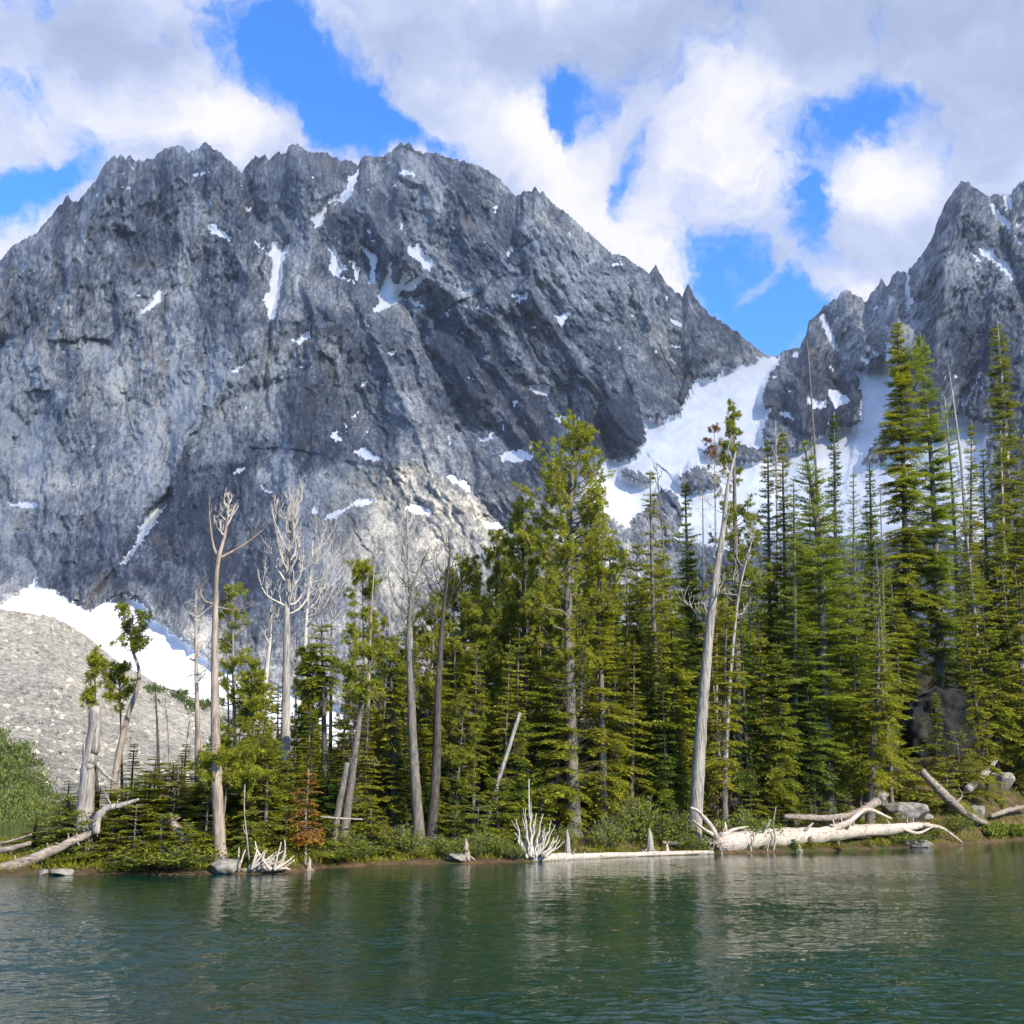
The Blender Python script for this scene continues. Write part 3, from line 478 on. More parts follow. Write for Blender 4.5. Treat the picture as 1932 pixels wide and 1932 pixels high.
def land():
    px = np.concatenate([np.linspace(-1500, -250, 60), np.arange(-240, 2250, 5.), np.linspace(2260, 3400, 60)])
    s = np.concatenate([[-14, -8, -4, -2], np.linspace(-1, 3, 22), np.linspace(3.3, 60, 150)[1:], 60*1.035**np.arange(1, 64)])
    P = np.broadcast_to(px, (len(s), len(px))); Yv = Ysh(P)+s[:, None]
    X = (P-966)/F*(Yv*CT+(1-HC)*ST); Z = ground(X, Yv)
    grid_obj('ground', np.stack([X, Yv, Z], -1), MT['soil'])
land()
def lake():
    u = np.concatenate([-60*.8**np.arange(0, 20), np.linspace(-.60, .60, 1350), (60*.8**np.arange(0, 20))[::-1]])
    y = np.concatenate([np.linspace(-300, 12, 12), np.exp(np.linspace(math.log(13.5), math.log(104), 1000)), [125, 160, 260, 420]])
    U, Yv = np.meshgrid(u, y); X = U*np.maximum(Yv, 13.5); fade = .9*np.clip((85-Yv)/68, 0, 1)**2.4*np.clip((Yv-12.5)/1, 0, 1)*(np.abs(U) < .61)
    gust = np.clip(.68+.75*fbm(X/9, Yv/7, 3, 5)+np.clip(-U*1.2, -.2, .35), .18, 1.6); wx = X+.12*pn(X*1.1, Yv*1.3, 2); wy = Yv+.10*pn(X*1.3, Yv*1.1, 9)
    h = 1.45*.024*pn(wx*.8, wy*1.15, 1)+1.3*.018*(1-2*np.abs(pn(wx*1.7, wy*2.5, 4)))+.0075*pn(wx*4.0, wy*5.6, 6)+.003*pn(wx*8, wy*11, 8)
    grid_obj('water', np.stack([X, Yv, h*gust*fade], -1), MT['water'])
lake()
# ---- unseen cloud sheet added towards the sun, shaped to shade the mountain faces
def unseen_shade_cloud():
    m, nt, N, L, o = mat('shade_cloud_film'); a = attr(N, 'tone'); d = N('ShaderNodeBsdfDiffuse'); d.inputs[0].default_value = (.85, .87, .9, 1); t = N('ShaderNodeBsdfTransparent')
    mx = N('ShaderNodeMixShader'); L(a, mx.inputs[0]); L(t.outputs[0], mx.inputs[1]); L(d.outputs[0], mx.inputs[2]); L(mx.outputs[0], o.inputs[0])
    xs = np.arange(-900, 2700, 30.); ys = np.arange(120, 1330, 22.); X, Yp = np.meshgrid(xs, ys)
    edge = np.interp(X, [-900, 0, 200, 420, 560, 640, 700, 760, 880, 960, 1040, 1100, 1160, 1240, 1300, 1500, 1700, 2700], [1110, 1110, 1135, 1190, 1230, 1060, 915, 890, 925, 970, 1000, 900, 930, 1010, 1150, 1250, 1300, 1310])
    al = np.clip((edge-Yp)/45+.5+.5*fbm(X/120, Yp/120, 3, 3), 0, 1); al *= np.clip((X+850)/250, 0, 1)
    thin = .54+.16*fbm(X/420, Yp/300, 2, 77)
    D = Dm(X, np.maximum(Yp, 250)); V = W(X, Yp, 1.0)-np.array([0, 0, HC]); V = V*D[..., None]+np.array([0, 0, HC])
    out = MB(); R, Cn = X.shape; i = (np.arange(R-1)*Cn)[:, None]+np.arange(Cn-1)[None]; q = np.stack([i, i+1, i+1+Cn, i+Cn], -1).reshape(-1, 4)
    for top in (0, 1):
        alt = 1500+(140*(.4+.6*al)+60*fbm(X/200, Yp/200, 4, 12) if top else -20*fbm(X/150, Yp/150, 3, 5)); t = (alt-V[..., 2])/SV[2]
        P = V+SV*t[..., None]; out.add(P.reshape(-1, 3), None, q, (np.clip(al*thin, 0, .9)**(1.0) if top else np.clip(al*.35, 0, 1)).ravel())
    tag(out.obj('unseen_shade_cloud', m), kind='stuff')
unseen_shade_cloud()
# ================================================================ TREES
def path_of(pts, s, y_jit=0.0, seed=0):
    """picture points of a stem, from the ground up -> local 3-D points, with the base point"""
    b = GP(pts[0][0], s); Y = b[1]; r = np.random.RandomState(seed)
    P = [np.zeros(3)]
    for (px, py) in pts[1:]: P.append(W(px, py, Y)-b)
    P = np.array(P); P[1:, 1] += r.randn(len(P)-1)*y_jit*np.linspace(.3, 1, len(P)-1); P[0, 2] = -.25
    return b, P
def smooth(P, n):
    P = np.asarray(P, float); 
    d = np.concatenate([[0], np.cumsum(np.linalg.norm(np.diff(P, axis=0), axis=1))]); t = np.linspace(0, d[-1], n); m = np.gradient(P, d, axis=0) if len(P) > 2 else np.repeat((P[1:]-P[:1])/d[-1], len(P), 0)
    i = np.clip(np.searchsorted(d, t, side='right')-1, 0, len(P)-2); h = (d[i+1]-d[i])[:, None]; u = ((t-d[i])/h[:, 0])[:, None]
    return (2*u**3-3*u**2+1)*P[i]+(u**3-2*u**2+u)*h*m[i]+(-2*u**3+3*u**2)*P[i+1]+(u**3-u**2)*h*m[i+1]
def at(P, z):
    z = np.asarray(z); return np.stack([np.interp(z, P[:, 2], P[:, 0]), np.interp(z, P[:, 2], P[:, 1]), z], -1)
def unit(a, b): return np.stack([np.cos(a)*np.cos(b), np.sin(a)*np.cos(b), np.sin(b)], -1)
def trunk(mb, P, r0, r1, n=9, flare=1.5, seed=0, rough=.10):
    k = max(30, int(len(P)*6)); Q = smooth(P, k); w = np.linspace(0, 1, k); r = r0*(1-w)**.85+r1*w; H = Q[-1, 2]-Q[0, 2]
    r = r*(1+(flare-1)*np.exp(-(w*H)/.55)); tube(mb, Q, r, n, .5, seed, rough); return Q
def fir_crown(mb, wb, P, z0, H, R, rng, dz=.27, nb=7, shape=.8, a_top=.5, a_bot=-.15, droop=.36, bl=.25, bw=.078, gap=.06, tw=1.0, side=0, tone=0.0, lump=.3):
    z = np.arange(z0, H*.985, dz*(.6+.4*min(1, H/14))); z = z+rng.uniform(-.1, .1, len(z)); z = z[rng.rand(len(z)) > gap]
    R = R*1.12
    t = np.clip((z-z0)/(H-z0), 0, 1); zz = np.repeat(z, nb); tt = np.repeat(t, nb); n = len(zz); phi = rng.uniform(0, 2*PI, n)
    prof = (1-tt)**shape*(.55+.45*np.minimum(1, tt/.15))+.05
    L = R*prof*rng.uniform(.55, 1.12, n)*(1+lump*np.sin(phi*2+zz*.9+rng.rand()*6)*np.sin(zz*1.7/np.maximum(H/12, .6)+rng.rand()*6)); z9 = rng.rand()*90; L = L*(1+.42*pn(zz*.9+z9, zz*0+z9)+.35*pn(zz*.55+z9, np.cos(phi)*1.2+z9+5)); L = np.where(rng.rand(n) < .06, L*.3, L); L = np.maximum(L, .10)
    if side: L = L*np.where(np.cos(phi)*side > 0, 1.0, .35)
    keep = rng.rand(n) > .08; zz, tt, phi, L = zz[keep], tt[keep], phi[keep], L[keep]; n = len(zz)
    a = a_bot+(a_top-a_bot)*tt**1.3+rng.uniform(-.12, .12, n); out = unit(phi, a*0); O = at(P, zz)
    def pos(f, i): 
        r = f*L[i]; return O[i]+out[i]*r[:, None]+np.array([0, 0, 1.])*(a[i]*r-droop*(1-.6*tt[i])*r*r/np.maximum(L[i], .4)*.8+.12*droop*L[i]*f**4)[:, None]
    if wb is not None:
        ii = np.arange(n); B = np.stack([pos(np.full(n, f), ii) for f in (0, .45, .9)], 1); tubes3(wb, B, .012+.012*L, np.full(n, .005))
    nt = np.maximum((L/.105*tw).astype(int), 3); bi = np.repeat(np.arange(n), nt); k = np.concatenate([np.arange(q) for q in nt]); f = np.clip((k+.5+rng.uniform(-.3, .3, len(k)))/nt[bi], .06, 1)
    f = .10+.90*f; sg = np.where(k % 2 == 0, 1, -1.); Tp = pos(f, bi)
    lat = np.stack([-np.sin(phi[bi]), np.cos(phi[bi]), 0*f], -1); an = rng.uniform(.55, 1.05, len(f))
    slope = (a[bi]-1.6*droop*(1-.6*tt[bi])*f*L[bi]/np.maximum(L[bi], .4))[:, None]*np.array([0, 0, 1.])
    Td = nrm(out[bi]*np.cos(an)[:, None]+lat*(sg*np.sin(an))[:, None]+slope*.7+np.array([0, 0, 1])*rng.uniform(-.28, .06, len(f))[:, None])
    lt = np.minimum((.12+.42*L[bi]*(1.08-f))*rng.uniform(.7, 1.2, len(f)), .75)
    nbl = np.maximum((lt/.062).astype(int), 3); ti = np.repeat(np.arange(len(f)), nbl); kk = np.concatenate([np.arange(q) for q in nbl]); g = (kk+.3)/nbl[ti]
    p = Tp[ti]+Td[ti]*(g*lt[ti])[:, None]; sd = nrm(np.cross(Td[ti], [0, 0, 1.])); sgn = np.where(kk % 2 == 0, 1, -1.)[:, None]
    D = Td[ti]*.85+sd*sgn*.75+rng.randn(len(p), 3)*.22; Nn = np.array([0, 0, 1.])+rng.randn(len(p), 3)*.42
    tn = .40+.25*f[bi*0+np.arange(len(f))][ti]*1.0+(rng.rand(len(f))*.45-.22)[ti]+(rng.rand(n)*.36-.18)[bi][ti]+tone
    blades(mb, p, D, Nn, bl*rng.uniform(.7, 1.2, len(p))*(1-.25*g), bw*rng.uniform(.7, 1.3, len(p)), tn)
def limbs_quad(O, phi, L, a0, a1, m=6):
    """limb curves: (n,m,3), start slope a0, end slope a1"""
    u = np.linspace(0, 1, m)[None]; r = u*L[:, None]; zz = a0[:, None]*r+(a1-a0)[:, None]*r*u*.5
    return O[:, None]+np.stack([np.cos(phi)[:, None]*r, np.sin(phi)[:, None]*r, zz], -1)
def pine_crown(mb, wb, P, z0, H, R, rng, nl=40, shape='round', tuft=20, bl=.22, bw=.036, side=0, ntf=5, up=.5, tone=0.0, fill=1.0, prof=None):
    z = z0+(H-z0)*np.sort(rng.rand(nl)**.9)*.97; t = (z-z0)/(H-z0); phi = rng.uniform(0, 2*PI, nl)
    pf = np.interp(t, *prof) if prof is not None else np.sqrt(np.maximum(1-((t-.35)/.68)**2, .04))
    L = R*pf*rng.uniform(.55, 1.1, nl)
    if side: L = L*np.where(np.cos(phi)*side > -.2, 1.0, .4)
    a0 = -.05+.9*t+rng.uniform(-.2, .2, nl); a1 = a0+up+rng.uniform(-.2, .3, nl); O = at(P, z); B = limbs_quad(O, phi, L, a0, a1); B[:, 1:] += rng.randn(nl, B.shape[1]-1, 3)*.06*L[:, None, None]*.8
    tubes3(wb, B, .020+.022*L, np.full(nl, .010))
    ns = np.maximum((L*4.2*fill).astype(int), 3); bi = np.repeat(np.arange(nl), ns); f = rng.uniform(.30, 1, len(bi))*(B.shape[1]-1.001); i0 = f.astype(int); w = (f-i0)[:, None]
    S0 = B[bi, i0]*(1-w)+B[bi, i0+1]*w; bd = nrm(B[bi, i0+1]-B[bi, i0]); sd = nrm(bd+rng.randn(len(bi), 3)*.65+np.array([0, 0, .35])); sl_ = (.18+.34*L[bi]*rng.uniform(.5, 1.1, len(bi)))*np.clip(R, .5, 1.4)**.3; sl_ = np.minimum(sl_, .9)
    S1 = S0+sd*sl_[:, None]; M_ = (S0+S1)/2+rng.randn(len(bi), 3)*.05; tubes3(wb, np.stack([S0, M_, S1], 1), np.full(len(bi), .012), np.full(len(bi), .006))
    g = rng.uniform(.25, 1.05, (len(bi), ntf)); ctr = S0[:, None]+sd[:, None]*(sl_[:, None]*g)[..., None]+rng.randn(len(bi), ntf, 3)*.075; ctr = ctr.reshape(-1, 3); td = np.repeat(sd, ntf, 0)
    tn = np.repeat(.42+(rng.rand(len(ctr))*.5-.25)+np.repeat((rng.rand(nl)*.3-.15)[bi], ntf), tuft)+tone
    p = np.repeat(ctr, tuft, 0); d = nrm(rng.randn(len(p), 3)*.9+np.repeat(td, tuft, 0)*.55+np.array([0, 0, .28])); blades(mb, p, d, rng.randn(len(p), 3), bl*rng.uniform(.7, 1.15, len(p)), bw, tn)
def twigs(mb, P, z0, z1, n, L, rng, rad=.012, up=.2, sub=3, curl=.3):
    """bare dead side branches"""
    z = rng.uniform(z0, z1, n); phi = rng.uniform(0, 2*PI, n); l = L*rng.uniform(.3, 1, n); a0 = up+rng.uniform(-.4, .4, n)
    B = limbs_quad(at(P, z), phi, l, a0, a0+curl+rng.uniform(-.5, .5, n)); B[:, 1:] += rng.randn(n, B.shape[1]-1, 3)*.05*l[:, None, None]; tubes3(mb, B, np.full(n, rad)+rad*l*.4, np.full(n, rad*.35))
    if sub:
        bi = np.repeat(np.arange(n), sub); f = rng.uniform(.3, .95, len(bi))*(B.shape[1]-1.01); i0 = f.astype(int); w = (f-i0)[:, None]; S0 = B[bi, i0]*(1-w)+B[bi, i0+1]*w
        d = nrm(B[bi, i0+1]-B[bi, i0]+rng.randn(len(bi), 3)*.7); s = l[bi]*rng.uniform(.15, .45, len(bi)); S1 = S0+d*s[:, None]; Mm = (S0+S1)/2+rng.randn(len(bi), 3)*.04*s[:, None]
        tubes3(mb, np.stack([S0, Mm, S1], 1), np.full(len(bi), rad*.6), np.full(len(bi), rad*.25))
def dead_limb(mb, p, d, L, r, rng, depth=2, upb=.35, nseg=7, kids=4):
    """crooked bleached limb with forks"""
    pts = [np.array(p, float)]; d = nrm(np.array(d, float))
    for i in range(nseg):
        d = nrm(d+rng.randn(3)*.20+np.array([0, 0, upb*.35])); pts.append(pts[-1]+d*L/nseg)
    pts = np.array(pts); tube(mb, pts, np.maximum(r*(1-.75*np.linspace(0, 1, nseg+1)), .008), 5 if depth > 1 else 3)
    if depth > 0:
        for _ in range(kids):
            i = rng.randint(1, nseg); dd = nrm(pts[i+1]-pts[i]+rng.randn(3)*.6+np.array([0, 0, upb])); dead_limb(mb, pts[i], dd, L*rng.uniform(.3, .62), r*.62*(1-.4*i/nseg), rng, depth-1, upb, 5, max(2, kids-1))
def wisps(mb, P, z0, z1, n, R, rng):
    """grey dead twigs and hanging lichen low in a crown"""
    z = rng.uniform(z0, z1, n); phi = rng.uniform(0, 2*PI, n); r = R*rng.uniform(.2, .9, n); c = at(P, z)+np.stack([np.cos(phi)*r, np.sin(phi)*r, -.15*r], -1)
    p = np.repeat(c, 22, 0)+rng.randn(n*22, 3)*.14; d = nrm(rng.randn(n*22, 3)*.55+np.array([0, 0, -.7])); blades(mb, p, d, rng.randn(n*22, 3), rng.uniform(.15, .42, n*22), .016, rng.rand(n*22))

REG = []      # every thing, for the label check
TREES = []
def tree(name, pts, s, kind, R=40, cb=None, r0=7, label='', cat='tree', group=None, leaf='fir', bark='bark', seed=None, twg=0, wisp=0, parts=None, **kw):
    """pts: stem in picture points (first = base column), s: metres behind the shoreline, R: crown half width and r0: stem half width in picture points"""
    seed = len(TREES)*7+3 if seed is None else seed; rng = np.random.RandomState(seed); b, P = path_of(pts, s, .12, seed); fw = b[1]*CT; k = fw/F
    H = P[-1, 2]; Pz = smooth(P, 24); Pz[:, 2] = np.maximum.accumulate(Pz[:, 2]+np.arange(24)*1e-5); e = empty(name, b)
    tb = MB(); Q = trunk(tb, P, r0*k, max(.012, r0*k*.12 if kind != 'stub' else r0*k*.6), seed=seed, flare=kw.pop('flare', 1.5), rough=kw.pop('trough', .16))
    if r0 > 7: twigs(tb, Pz, 1.0, H*.85, int(14+H), .34, rng, .03, .1, 0)
    z0 = P[0, 2]+.3 if cb is None else float(W(pts[-1][0], cb, b[1])[2]-b[2]); z0 = max(z0, .25)
    cr = MB()
    if kind == 'fir': fir_crown(cr, tb, Pz, z0, H, R*k, rng, **kw)
    elif kind == 'larch': fir_crown(cr, tb, Pz, z0, H, R*k, rng, **{**dict(dz=.30, nb=7, shape=.62, a_top=.6, a_bot=.05, droop=.25, bl=.2, bw=.052, gap=.06, tw=1.0, lump=.45), **kw})
    elif kind == 'pine': pine_crown(cr, tb, Pz, z0, H, R*k, rng, **kw)
    elif kind == 'snag':
        n = kw.get('nl', 14); zs = np.linspace(z0, H*.97, n)+rng.randn(n)*.2; side = kw.get('side', 0)
        for i, zq in enumerate(zs):
            ph = rng.uniform(0, 2*PI); 
            if side: ph = rng.uniform(-1.1, 1.1)+(0 if side > 0 else PI)
            Lr = R*k*rng.uniform(.7, 1.35)*(1-.35*(zq-z0)/(H-z0+.1)); el_ = kw.get('el', .35)+rng.uniform(-.3, .3); lb = MB(); rl = kw.get('lr', .05)*1.15*(1-.4*(zq-z0)/(H-z0+.1))
            dead_limb(lb, at(Pz, zq), unit(np.array(ph), np.array(el_)), Lr*1.7, max(rl, .037), rng, kw.get('depth', 2), kw.get('upb', .5), 7, kw.get('kids', 4)); lb.obj('limb', MT['bleach' if bark in ('silver', 'pink') else bark], e)
    if twg: twigs(tb, Pz, max(.8, z0*.25), H*.95 if kind in ('pole', 'stub') else max(z0, 1.2), twg, max(R*k*.6, .5) if kind != 'pole' else R*k, rng)
    to = tb.obj('trunk', MT[bark], e)
    if cr.n: cr.obj('crown', MT[leaf], e, smooth=False)
    if wisp:
        wb = MB(); wisps(wb, Pz, max(.8, z0*.6), min(H*.8, max(z0+2.0, z0+.55*(H-z0))), wisp, R*k*.8, rng); wo = wb.obj('dead_twigs', MT['lichen'], e, smooth=False); wo['kind'] = 'stuff'
    tag(e, label, cat, group); TREES.append(e); REG.append(e); return e
GF = 'firs and spruces of the lakeside wood'; GP_ = 'whitebark pines of the lakeside wood'; GS = 'dead standing trees on the lakeshore'; GL = 'larches among the firs'
# ---- left spit
tree('broken_snag', [(158, 1590), (160, 1520), (168, 1440), (178, 1380), (184, 1335)], 3.0, 'stub', 22, None, 17, 'thick twisted broken snag with bare grey wood at the left end of the wood', 'snag', GS, bark='silver', flare=1.5, trough=.22, twg=9)
tree('pine_tree', [(186, 1560), (180, 1400), (177, 1228)], 6, 'pine', 19, 1345, 5, 'thin sparse pine rising directly behind the broken snag at left', 'pine tree', GP_, 'pine', 'darkbark', nl=22, ntf=3, fill=.8, prof=([0, .1, .6, 1], [.7, 1, .8, .3]))
tree('pine_tree', [(208, 1500), (221, 1440), (240, 1360), (262, 1268), (246, 1215), (250, 1160)], 7, 'pine', 40, 1235, 9, 'curved slender pine with an open tuft crown against the snowfield', 'pine tree', GP_, 'pine', 'pink', nl=20, ntf=4, fill=.9, twg=14, prof=([0, .4, 1], [.9, 1, .5]))
tree('pine_tree', [(232, 1500), (228, 1400), (226, 1270)], 8, 'pine', 32, 1345, 4, 'small bushy pine left of the curved slender pine', 'pine tree', GP_, 'pine', 'darkbark', nl=20, ntf=4)
tree('dead_tree', [(301, 1520), (298, 1400), (293, 1285)], 9, 'pole', 16, None, 5, 'dark needle-thin dead pole right of the curved slender pine', 'dead tree', GS, bark='darkbark', twg=40)
tree('dead_tree', [(322, 1510), (318, 1400), (311, 1308)], 11, 'pole', 18, None, 4, 'pale thin dead pole with few twigs in front of the scree', 'dead tree', GS, bark='silver', twg=16)
tree('dead_tree', [(347, 1520), (350, 1430), (358, 1350)], 12, 'pole', 15, None, 4, 'short crooked dead stem left of the reddish dead trunk', 'dead tree', GS, bark='silver', twg=14)
tree('dead_tree', [(374, 1500), (372, 1350), (371, 1250), (369, 1115)], 8, 'snag', 26, 1300, 8, 'reddish dead trunk with a fuzz of fine bare twigs over the snowfield', 'dead tree', GS, bark='pink', nl=26, lr=.018, depth=1, kids=5, el=.1, upb=.3)
tree('tall_snag', [(418, 1595), (410, 1480), (405, 1300), (406, 1150), (413, 1060), (425, 1000), (433, 930)], 1.2, 'snag', 26, 1010, 12, 'tallest bare snag at left with a forked top and one long right limb', 'snag', GS, bark='pink', nl=13, lr=.045, el=.7, upb=.8, kids=4)
tree('pine_tree', [(452, 1500), (440, 1300), (441, 1098)], 10, 'pine', 34, 1380, 5, 'yellow-green open pine just right of the tallest snag', 'pine tree', GP_, 'pine', 'silver', nl=40, ntf=4, prof=([0, .3, .8, 1], [1, 1, .8, .4]), tone=.12)
tree('pine_tree', [(402, 1600), (424, 1520), (428, 1440)], 1.8, 'pine', 56, 1500, 4, 'low pine spreading bright boughs around the foot of the tallest snag', 'pine tree', GP_, 'pine', 'bark', nl=24, ntf=7, tone=.15, fill=1.3, up=.2)
tree('candelabra_snag', [(536, 1600), (538, 1400), (541, 1200), (541, 1120), (545, 1050), (548, 932)], 9, 'snag', 46, 1150, 12, 'thick grey snag with a great candelabra of bare upright branches', 'snag', GS, bark='silver', nl=26, lr=.06, el=.5, upb=.9, kids=5)
tree('dead_tree', [(486, 1560), (500, 1290), (511, 1200), (515, 1062)], 10, 'snag', 30, 1220, 9, 'leaning bare snag with upright twigs left of the candelabra snag', 'snag', GS, bark='bleach', nl=16, lr=.035, el=.5, upb=1.0)
tree('dead_tree', [(572, 1560), (573, 1350), (577, 1180), (592, 1010)], 13, 'snag', 62, 1200, 8, 'bare snag with wide crooked arms right of the candelabra snag', 'snag', GS, bark='bleach', nl=15, lr=.05, el=.25, upb=.7, side=1, kids=4)
tree('dead_tree', [(622, 1540), (624, 1300), (626, 1098)], 14, 'pole', 20, None, 5, 'slim dead pole standing beyond the round dark fir', 'dead tree', GS, bark='bark', twg=26)
tree('fir_tree', [(615, 1570), (612, 1400), (606, 1168)], 7, 'fir', 52, 1300, 8, 'dark fir with a rounded head left of the long dead spire', 'fir tree', GF, 'fir', 'darkbark', shape=.55, tw=1.0)
tree('dead_tree', [(690, 1560), (697, 1250), (701, 1150), (708, 1038)], 8, 'pole', 22, None, 5, 'straight bleached dead spire above the leaning forked trunks', 'dead tree', GS, bark='pink', twg=16)
tree('leaning_tree', [(642, 1600), (662, 1480), (683, 1330), (703, 1230)], 2.6, 'pine', 52, 1330, 10, 'leaning grey trunk with tangled dead and living boughs at its top', 'pine tree', GP_, 'pine', 'bark', nl=26, ntf=4, twg=50, wisp=14)
tree('dead_tree', [(622, 1600), (640, 1520), (655, 1440)], 1.9, 'stub', 16, None, 8, 'short slanting mossy stem against the foot of the leaning trunk', 'dead tree', GS, bark='bark', flare=1.1)
tree('dead_tree', [(785, 1560), (777, 1250), (772, 1120), (768, 960)], 6, 'snag', 30, 1180, 7, 'slender pale snag with wispy forked top before the sunlit slab', 'snag', GS, bark='silver', nl=12, lr=.025, el=.6, upb=.7)
tree('dead_tree', [(793, 1600), (784, 1480), (774, 1300), (772, 1190), (785, 1090), (808, 1040)], 3.2, 'snag', 42, 1180, 11.5, 'thick grey trunk whose dark dead top bends right', 'snag', GS, bark='bark', nl=9, lr=.04, el=.3, upb=.5)
tree('dead_tree', [(812, 1600), (824, 1420), (827, 1290), (838, 1140), (850, 1033)], 4.0, 'snag', 44, 1180, 11, 'dark leaning trunk with a pale forked dead head', 'snag', GS, bark='darkbark', nl=13, lr=.035, el=.5, upb=.6)
tree('fir_tree', [(744, 1590), (741, 1400), (735, 1200)], 5, 'fir', 44, 1400, 8, 'shaggy fir between the leaning trunk and the bent dark-topped trunk', 'fir tree', GF, 'firolive', 'darkbark', wisp=12, gap=.2)
# ---- centre
for (pts, s, R, cb, r0, lab, nl) in [([(885, 1590), (880, 1350), (870, 1062)], 12, 50, 1330, 7, 'broad pine right of the pale forked dead head', 50), ([(935, 1590), (936, 1300), (938, 1012)], 15, 40, 1300, 7, 'pine with a see-through crown left of the tall centre pine', 40),
        ([(905, 1590), (905, 1400), (906, 1150)], 9, 58, 1420, 7, 'rounded olive pine low in front of the see-through pine', 55), ([(1000, 1590), (990, 1250), (985, 950)], 11, 46, 1280, 8, 'dark pine touching the left side of the tall centre pine', 46),
        ([(838, 1580), (835, 1400), (842, 1190)], 10, 42, 1400, 6, 'small pine boughs hiding the middle of the dark leaning trunk', 36)]:
    tree('pine_tree', pts, s, 'pine', R, cb, r0, lab, 'pine tree', GP_, 'pine', 'darkbark', nl=int(nl*1.25), ntf=6, fill=1.2)
tree('tall_pine', [(1084, 1600), (1078, 1400), (1073, 1200), (1072, 1080), (1076, 950), (1086, 795)], 4.6, 'pine', 98, 1290, 14, 'tall centre pine with a thick straight grey trunk and broad yellow-green crown', 'pine tree', GP_, 'pine', 'bark', nl=105, ntf=5, twg=130, tone=.10, fill=1.0, prof=([0, .1, .35, .6, .8, .92, 1], [.45, .75, 1, .95, .62, .3, .1]))
tree('dead_tree', [(1100, 1580), (1096, 1300), (1093, 1090)], 7, 'pole', 20, None, 5, 'thin pale bare stem right beside the tall centre pine', 'dead tree', GS, bark='silver', twg=20)
tree('fir_tree', [(1140, 1600), (1136, 1350), (1128, 1060)], 4.0, 'fir', 62, 1530, 9, 'shaggy fir with grey twigs and bare lower trunk right of the tall centre pine', 'fir tree', GF, 'firolive', 'bark', gap=.24, wisp=34, shape=.5, tone=.12)
tree('fir_tree', [(1250, 1580), (1238, 1300), (1228, 1000), (1226, 888)], 9, 'fir', 34, 1420, 8, 'half-dead fir with a bare black spike top and hanging grey twigs', 'fir tree', GF, 'firolive', 'bark', gap=.42, wisp=60, shape=.45, twg=70)
tree('dead_tree', [(1262, 1560), (1258, 1150), (1246, 960), (1238, 875)], 14, 'snag', 16, 1000, 4, 'hair-thin crooked dead tip over the glacier, by the black spike', 'dead tree', GS, bark='bark', nl=6, lr=.02, el=.8)
tree('fir_tree', [(1305, 1570), (1300, 1200), (1292, 905)], 13, 'fir', 44, 1500, 8, 'full green fir between the black spike fir and the silver leaning snag', 'fir tree', GF, 'fir', 'bark', shape=.7)
tree('dead_tree', [(1330, 1560), (1328, 1100), (1326, 895)], 16, 'pole', 14, None, 4, 'dead spire just left of the bare tip of the leaning snag', 'dead tree', GS, bark='bark', twg=40)
tree('leaning_snag', [(1308, 1600), (1316, 1480), (1326, 1340), (1338, 1200), (1352, 1080), (1366, 985), (1372, 920), (1390, 850)], 2.2, 'snag', 44, 1180, 14.5, 'big silver leaning snag, bare and thick, behind the root of the white log', 'snag', GS, bark='silver', nl=14, lr=.045, el=.2, upb=.5, trough=.14, flare=1.35)
tree('dead_tree', [(1362, 1560), (1380, 1250), (1396, 1110), (1428, 985)], 6, 'snag', 24, 1150, 6, 'slim pale curved snag arching right beside the silver leaning snag', 'snag', GS, bark='silver', nl=7, lr=.025, el=.4)
tree('pine_tree', [(1392, 1570), (1390, 1150), (1386, 950), (1384, 758)], 9, 'pine', 60, 1240, 10, 'tall ragged pine with twiggy head behind the silver leaning snag', 'pine tree', GP_, 'pine', 'bark', nl=78, ntf=5, twg=60, prof=([0, .3, .55, .75, 1], [1, 1, .65, .35, .15]))
tree('pine_tree', [(1352, 1560), (1350, 1000), (1347, 800)], 12, 'pine', 18, 900, 4, 'thin pine with a dead reddish tip left of the ragged pine', 'pine tree', GP_, 'orange', 'pink', nl=14, ntf=2, fill=.6)
tree('fir_tree', [(1368, 1590), (1366, 1350), (1372, 1130)], 3.6, 'fir', 44, 1500, 7, 'mossy thin fir right of the silver leaning snag, trunk bare at the foot', 'fir tree', GF, 'firolive', 'bark', gap=.38, wisp=46, shape=.45, tone=.08)
# ---- right
tree('fir_tree', [(1452, 1560), (1452, 1200), (1449, 828)], 12, 'fir', 27, 1400, 7, 'slender fir left of the pair of bleached twigs', 'fir tree', GF, 'fir', 'bark', shape=.5)
tree('fir_tree', [(1482, 1560), (1482, 1200), (1475, 810)], 11, 'fir', 31, 1450, 7, 'brownish slender fir right of the bleached twigs', 'fir tree', GF, 'firolive', 'bark', shape=.55)
tree('dead_tree', [(1470, 1560), (1468, 1100), (1463, 798)], 13, 'snag', 18, 950, 5, 'bleached forked dead tip standing between two slender firs', 'dead tree', GS, bark='silver', nl=11, lr=.03, el=.9, upb=.9)
tree('dead_tree', [(1565, 1560), (1552, 1150), (1540, 900), (1523, 640)], 14, 'pole', 13, None, 6, 'tallest dead pole, bare as a mast, rising before the rock spur', 'dead tree', GS, bark='bark', twg=34)
tree('larch_tree', [(1566, 1480), (1553, 1280), (1546, 1050), (1517, 830)], 7.5, 'larch', 84, 1430, 14, 'big feathery larch with a thick grey bare foot', 'larch tree', GL, 'larch', 'bark', shape=.75, tw=1.15, gap=.04, bl=.26, bw=.07)
tree('larch_tree', [(1500, 1560), (1500, 1200), (1498, 905)], 8, 'larch', 46, 1450, 7, 'younger larch filling in left of the big feathery larch', 'larch tree', GL, 'larch', 'bark', shape=.7)
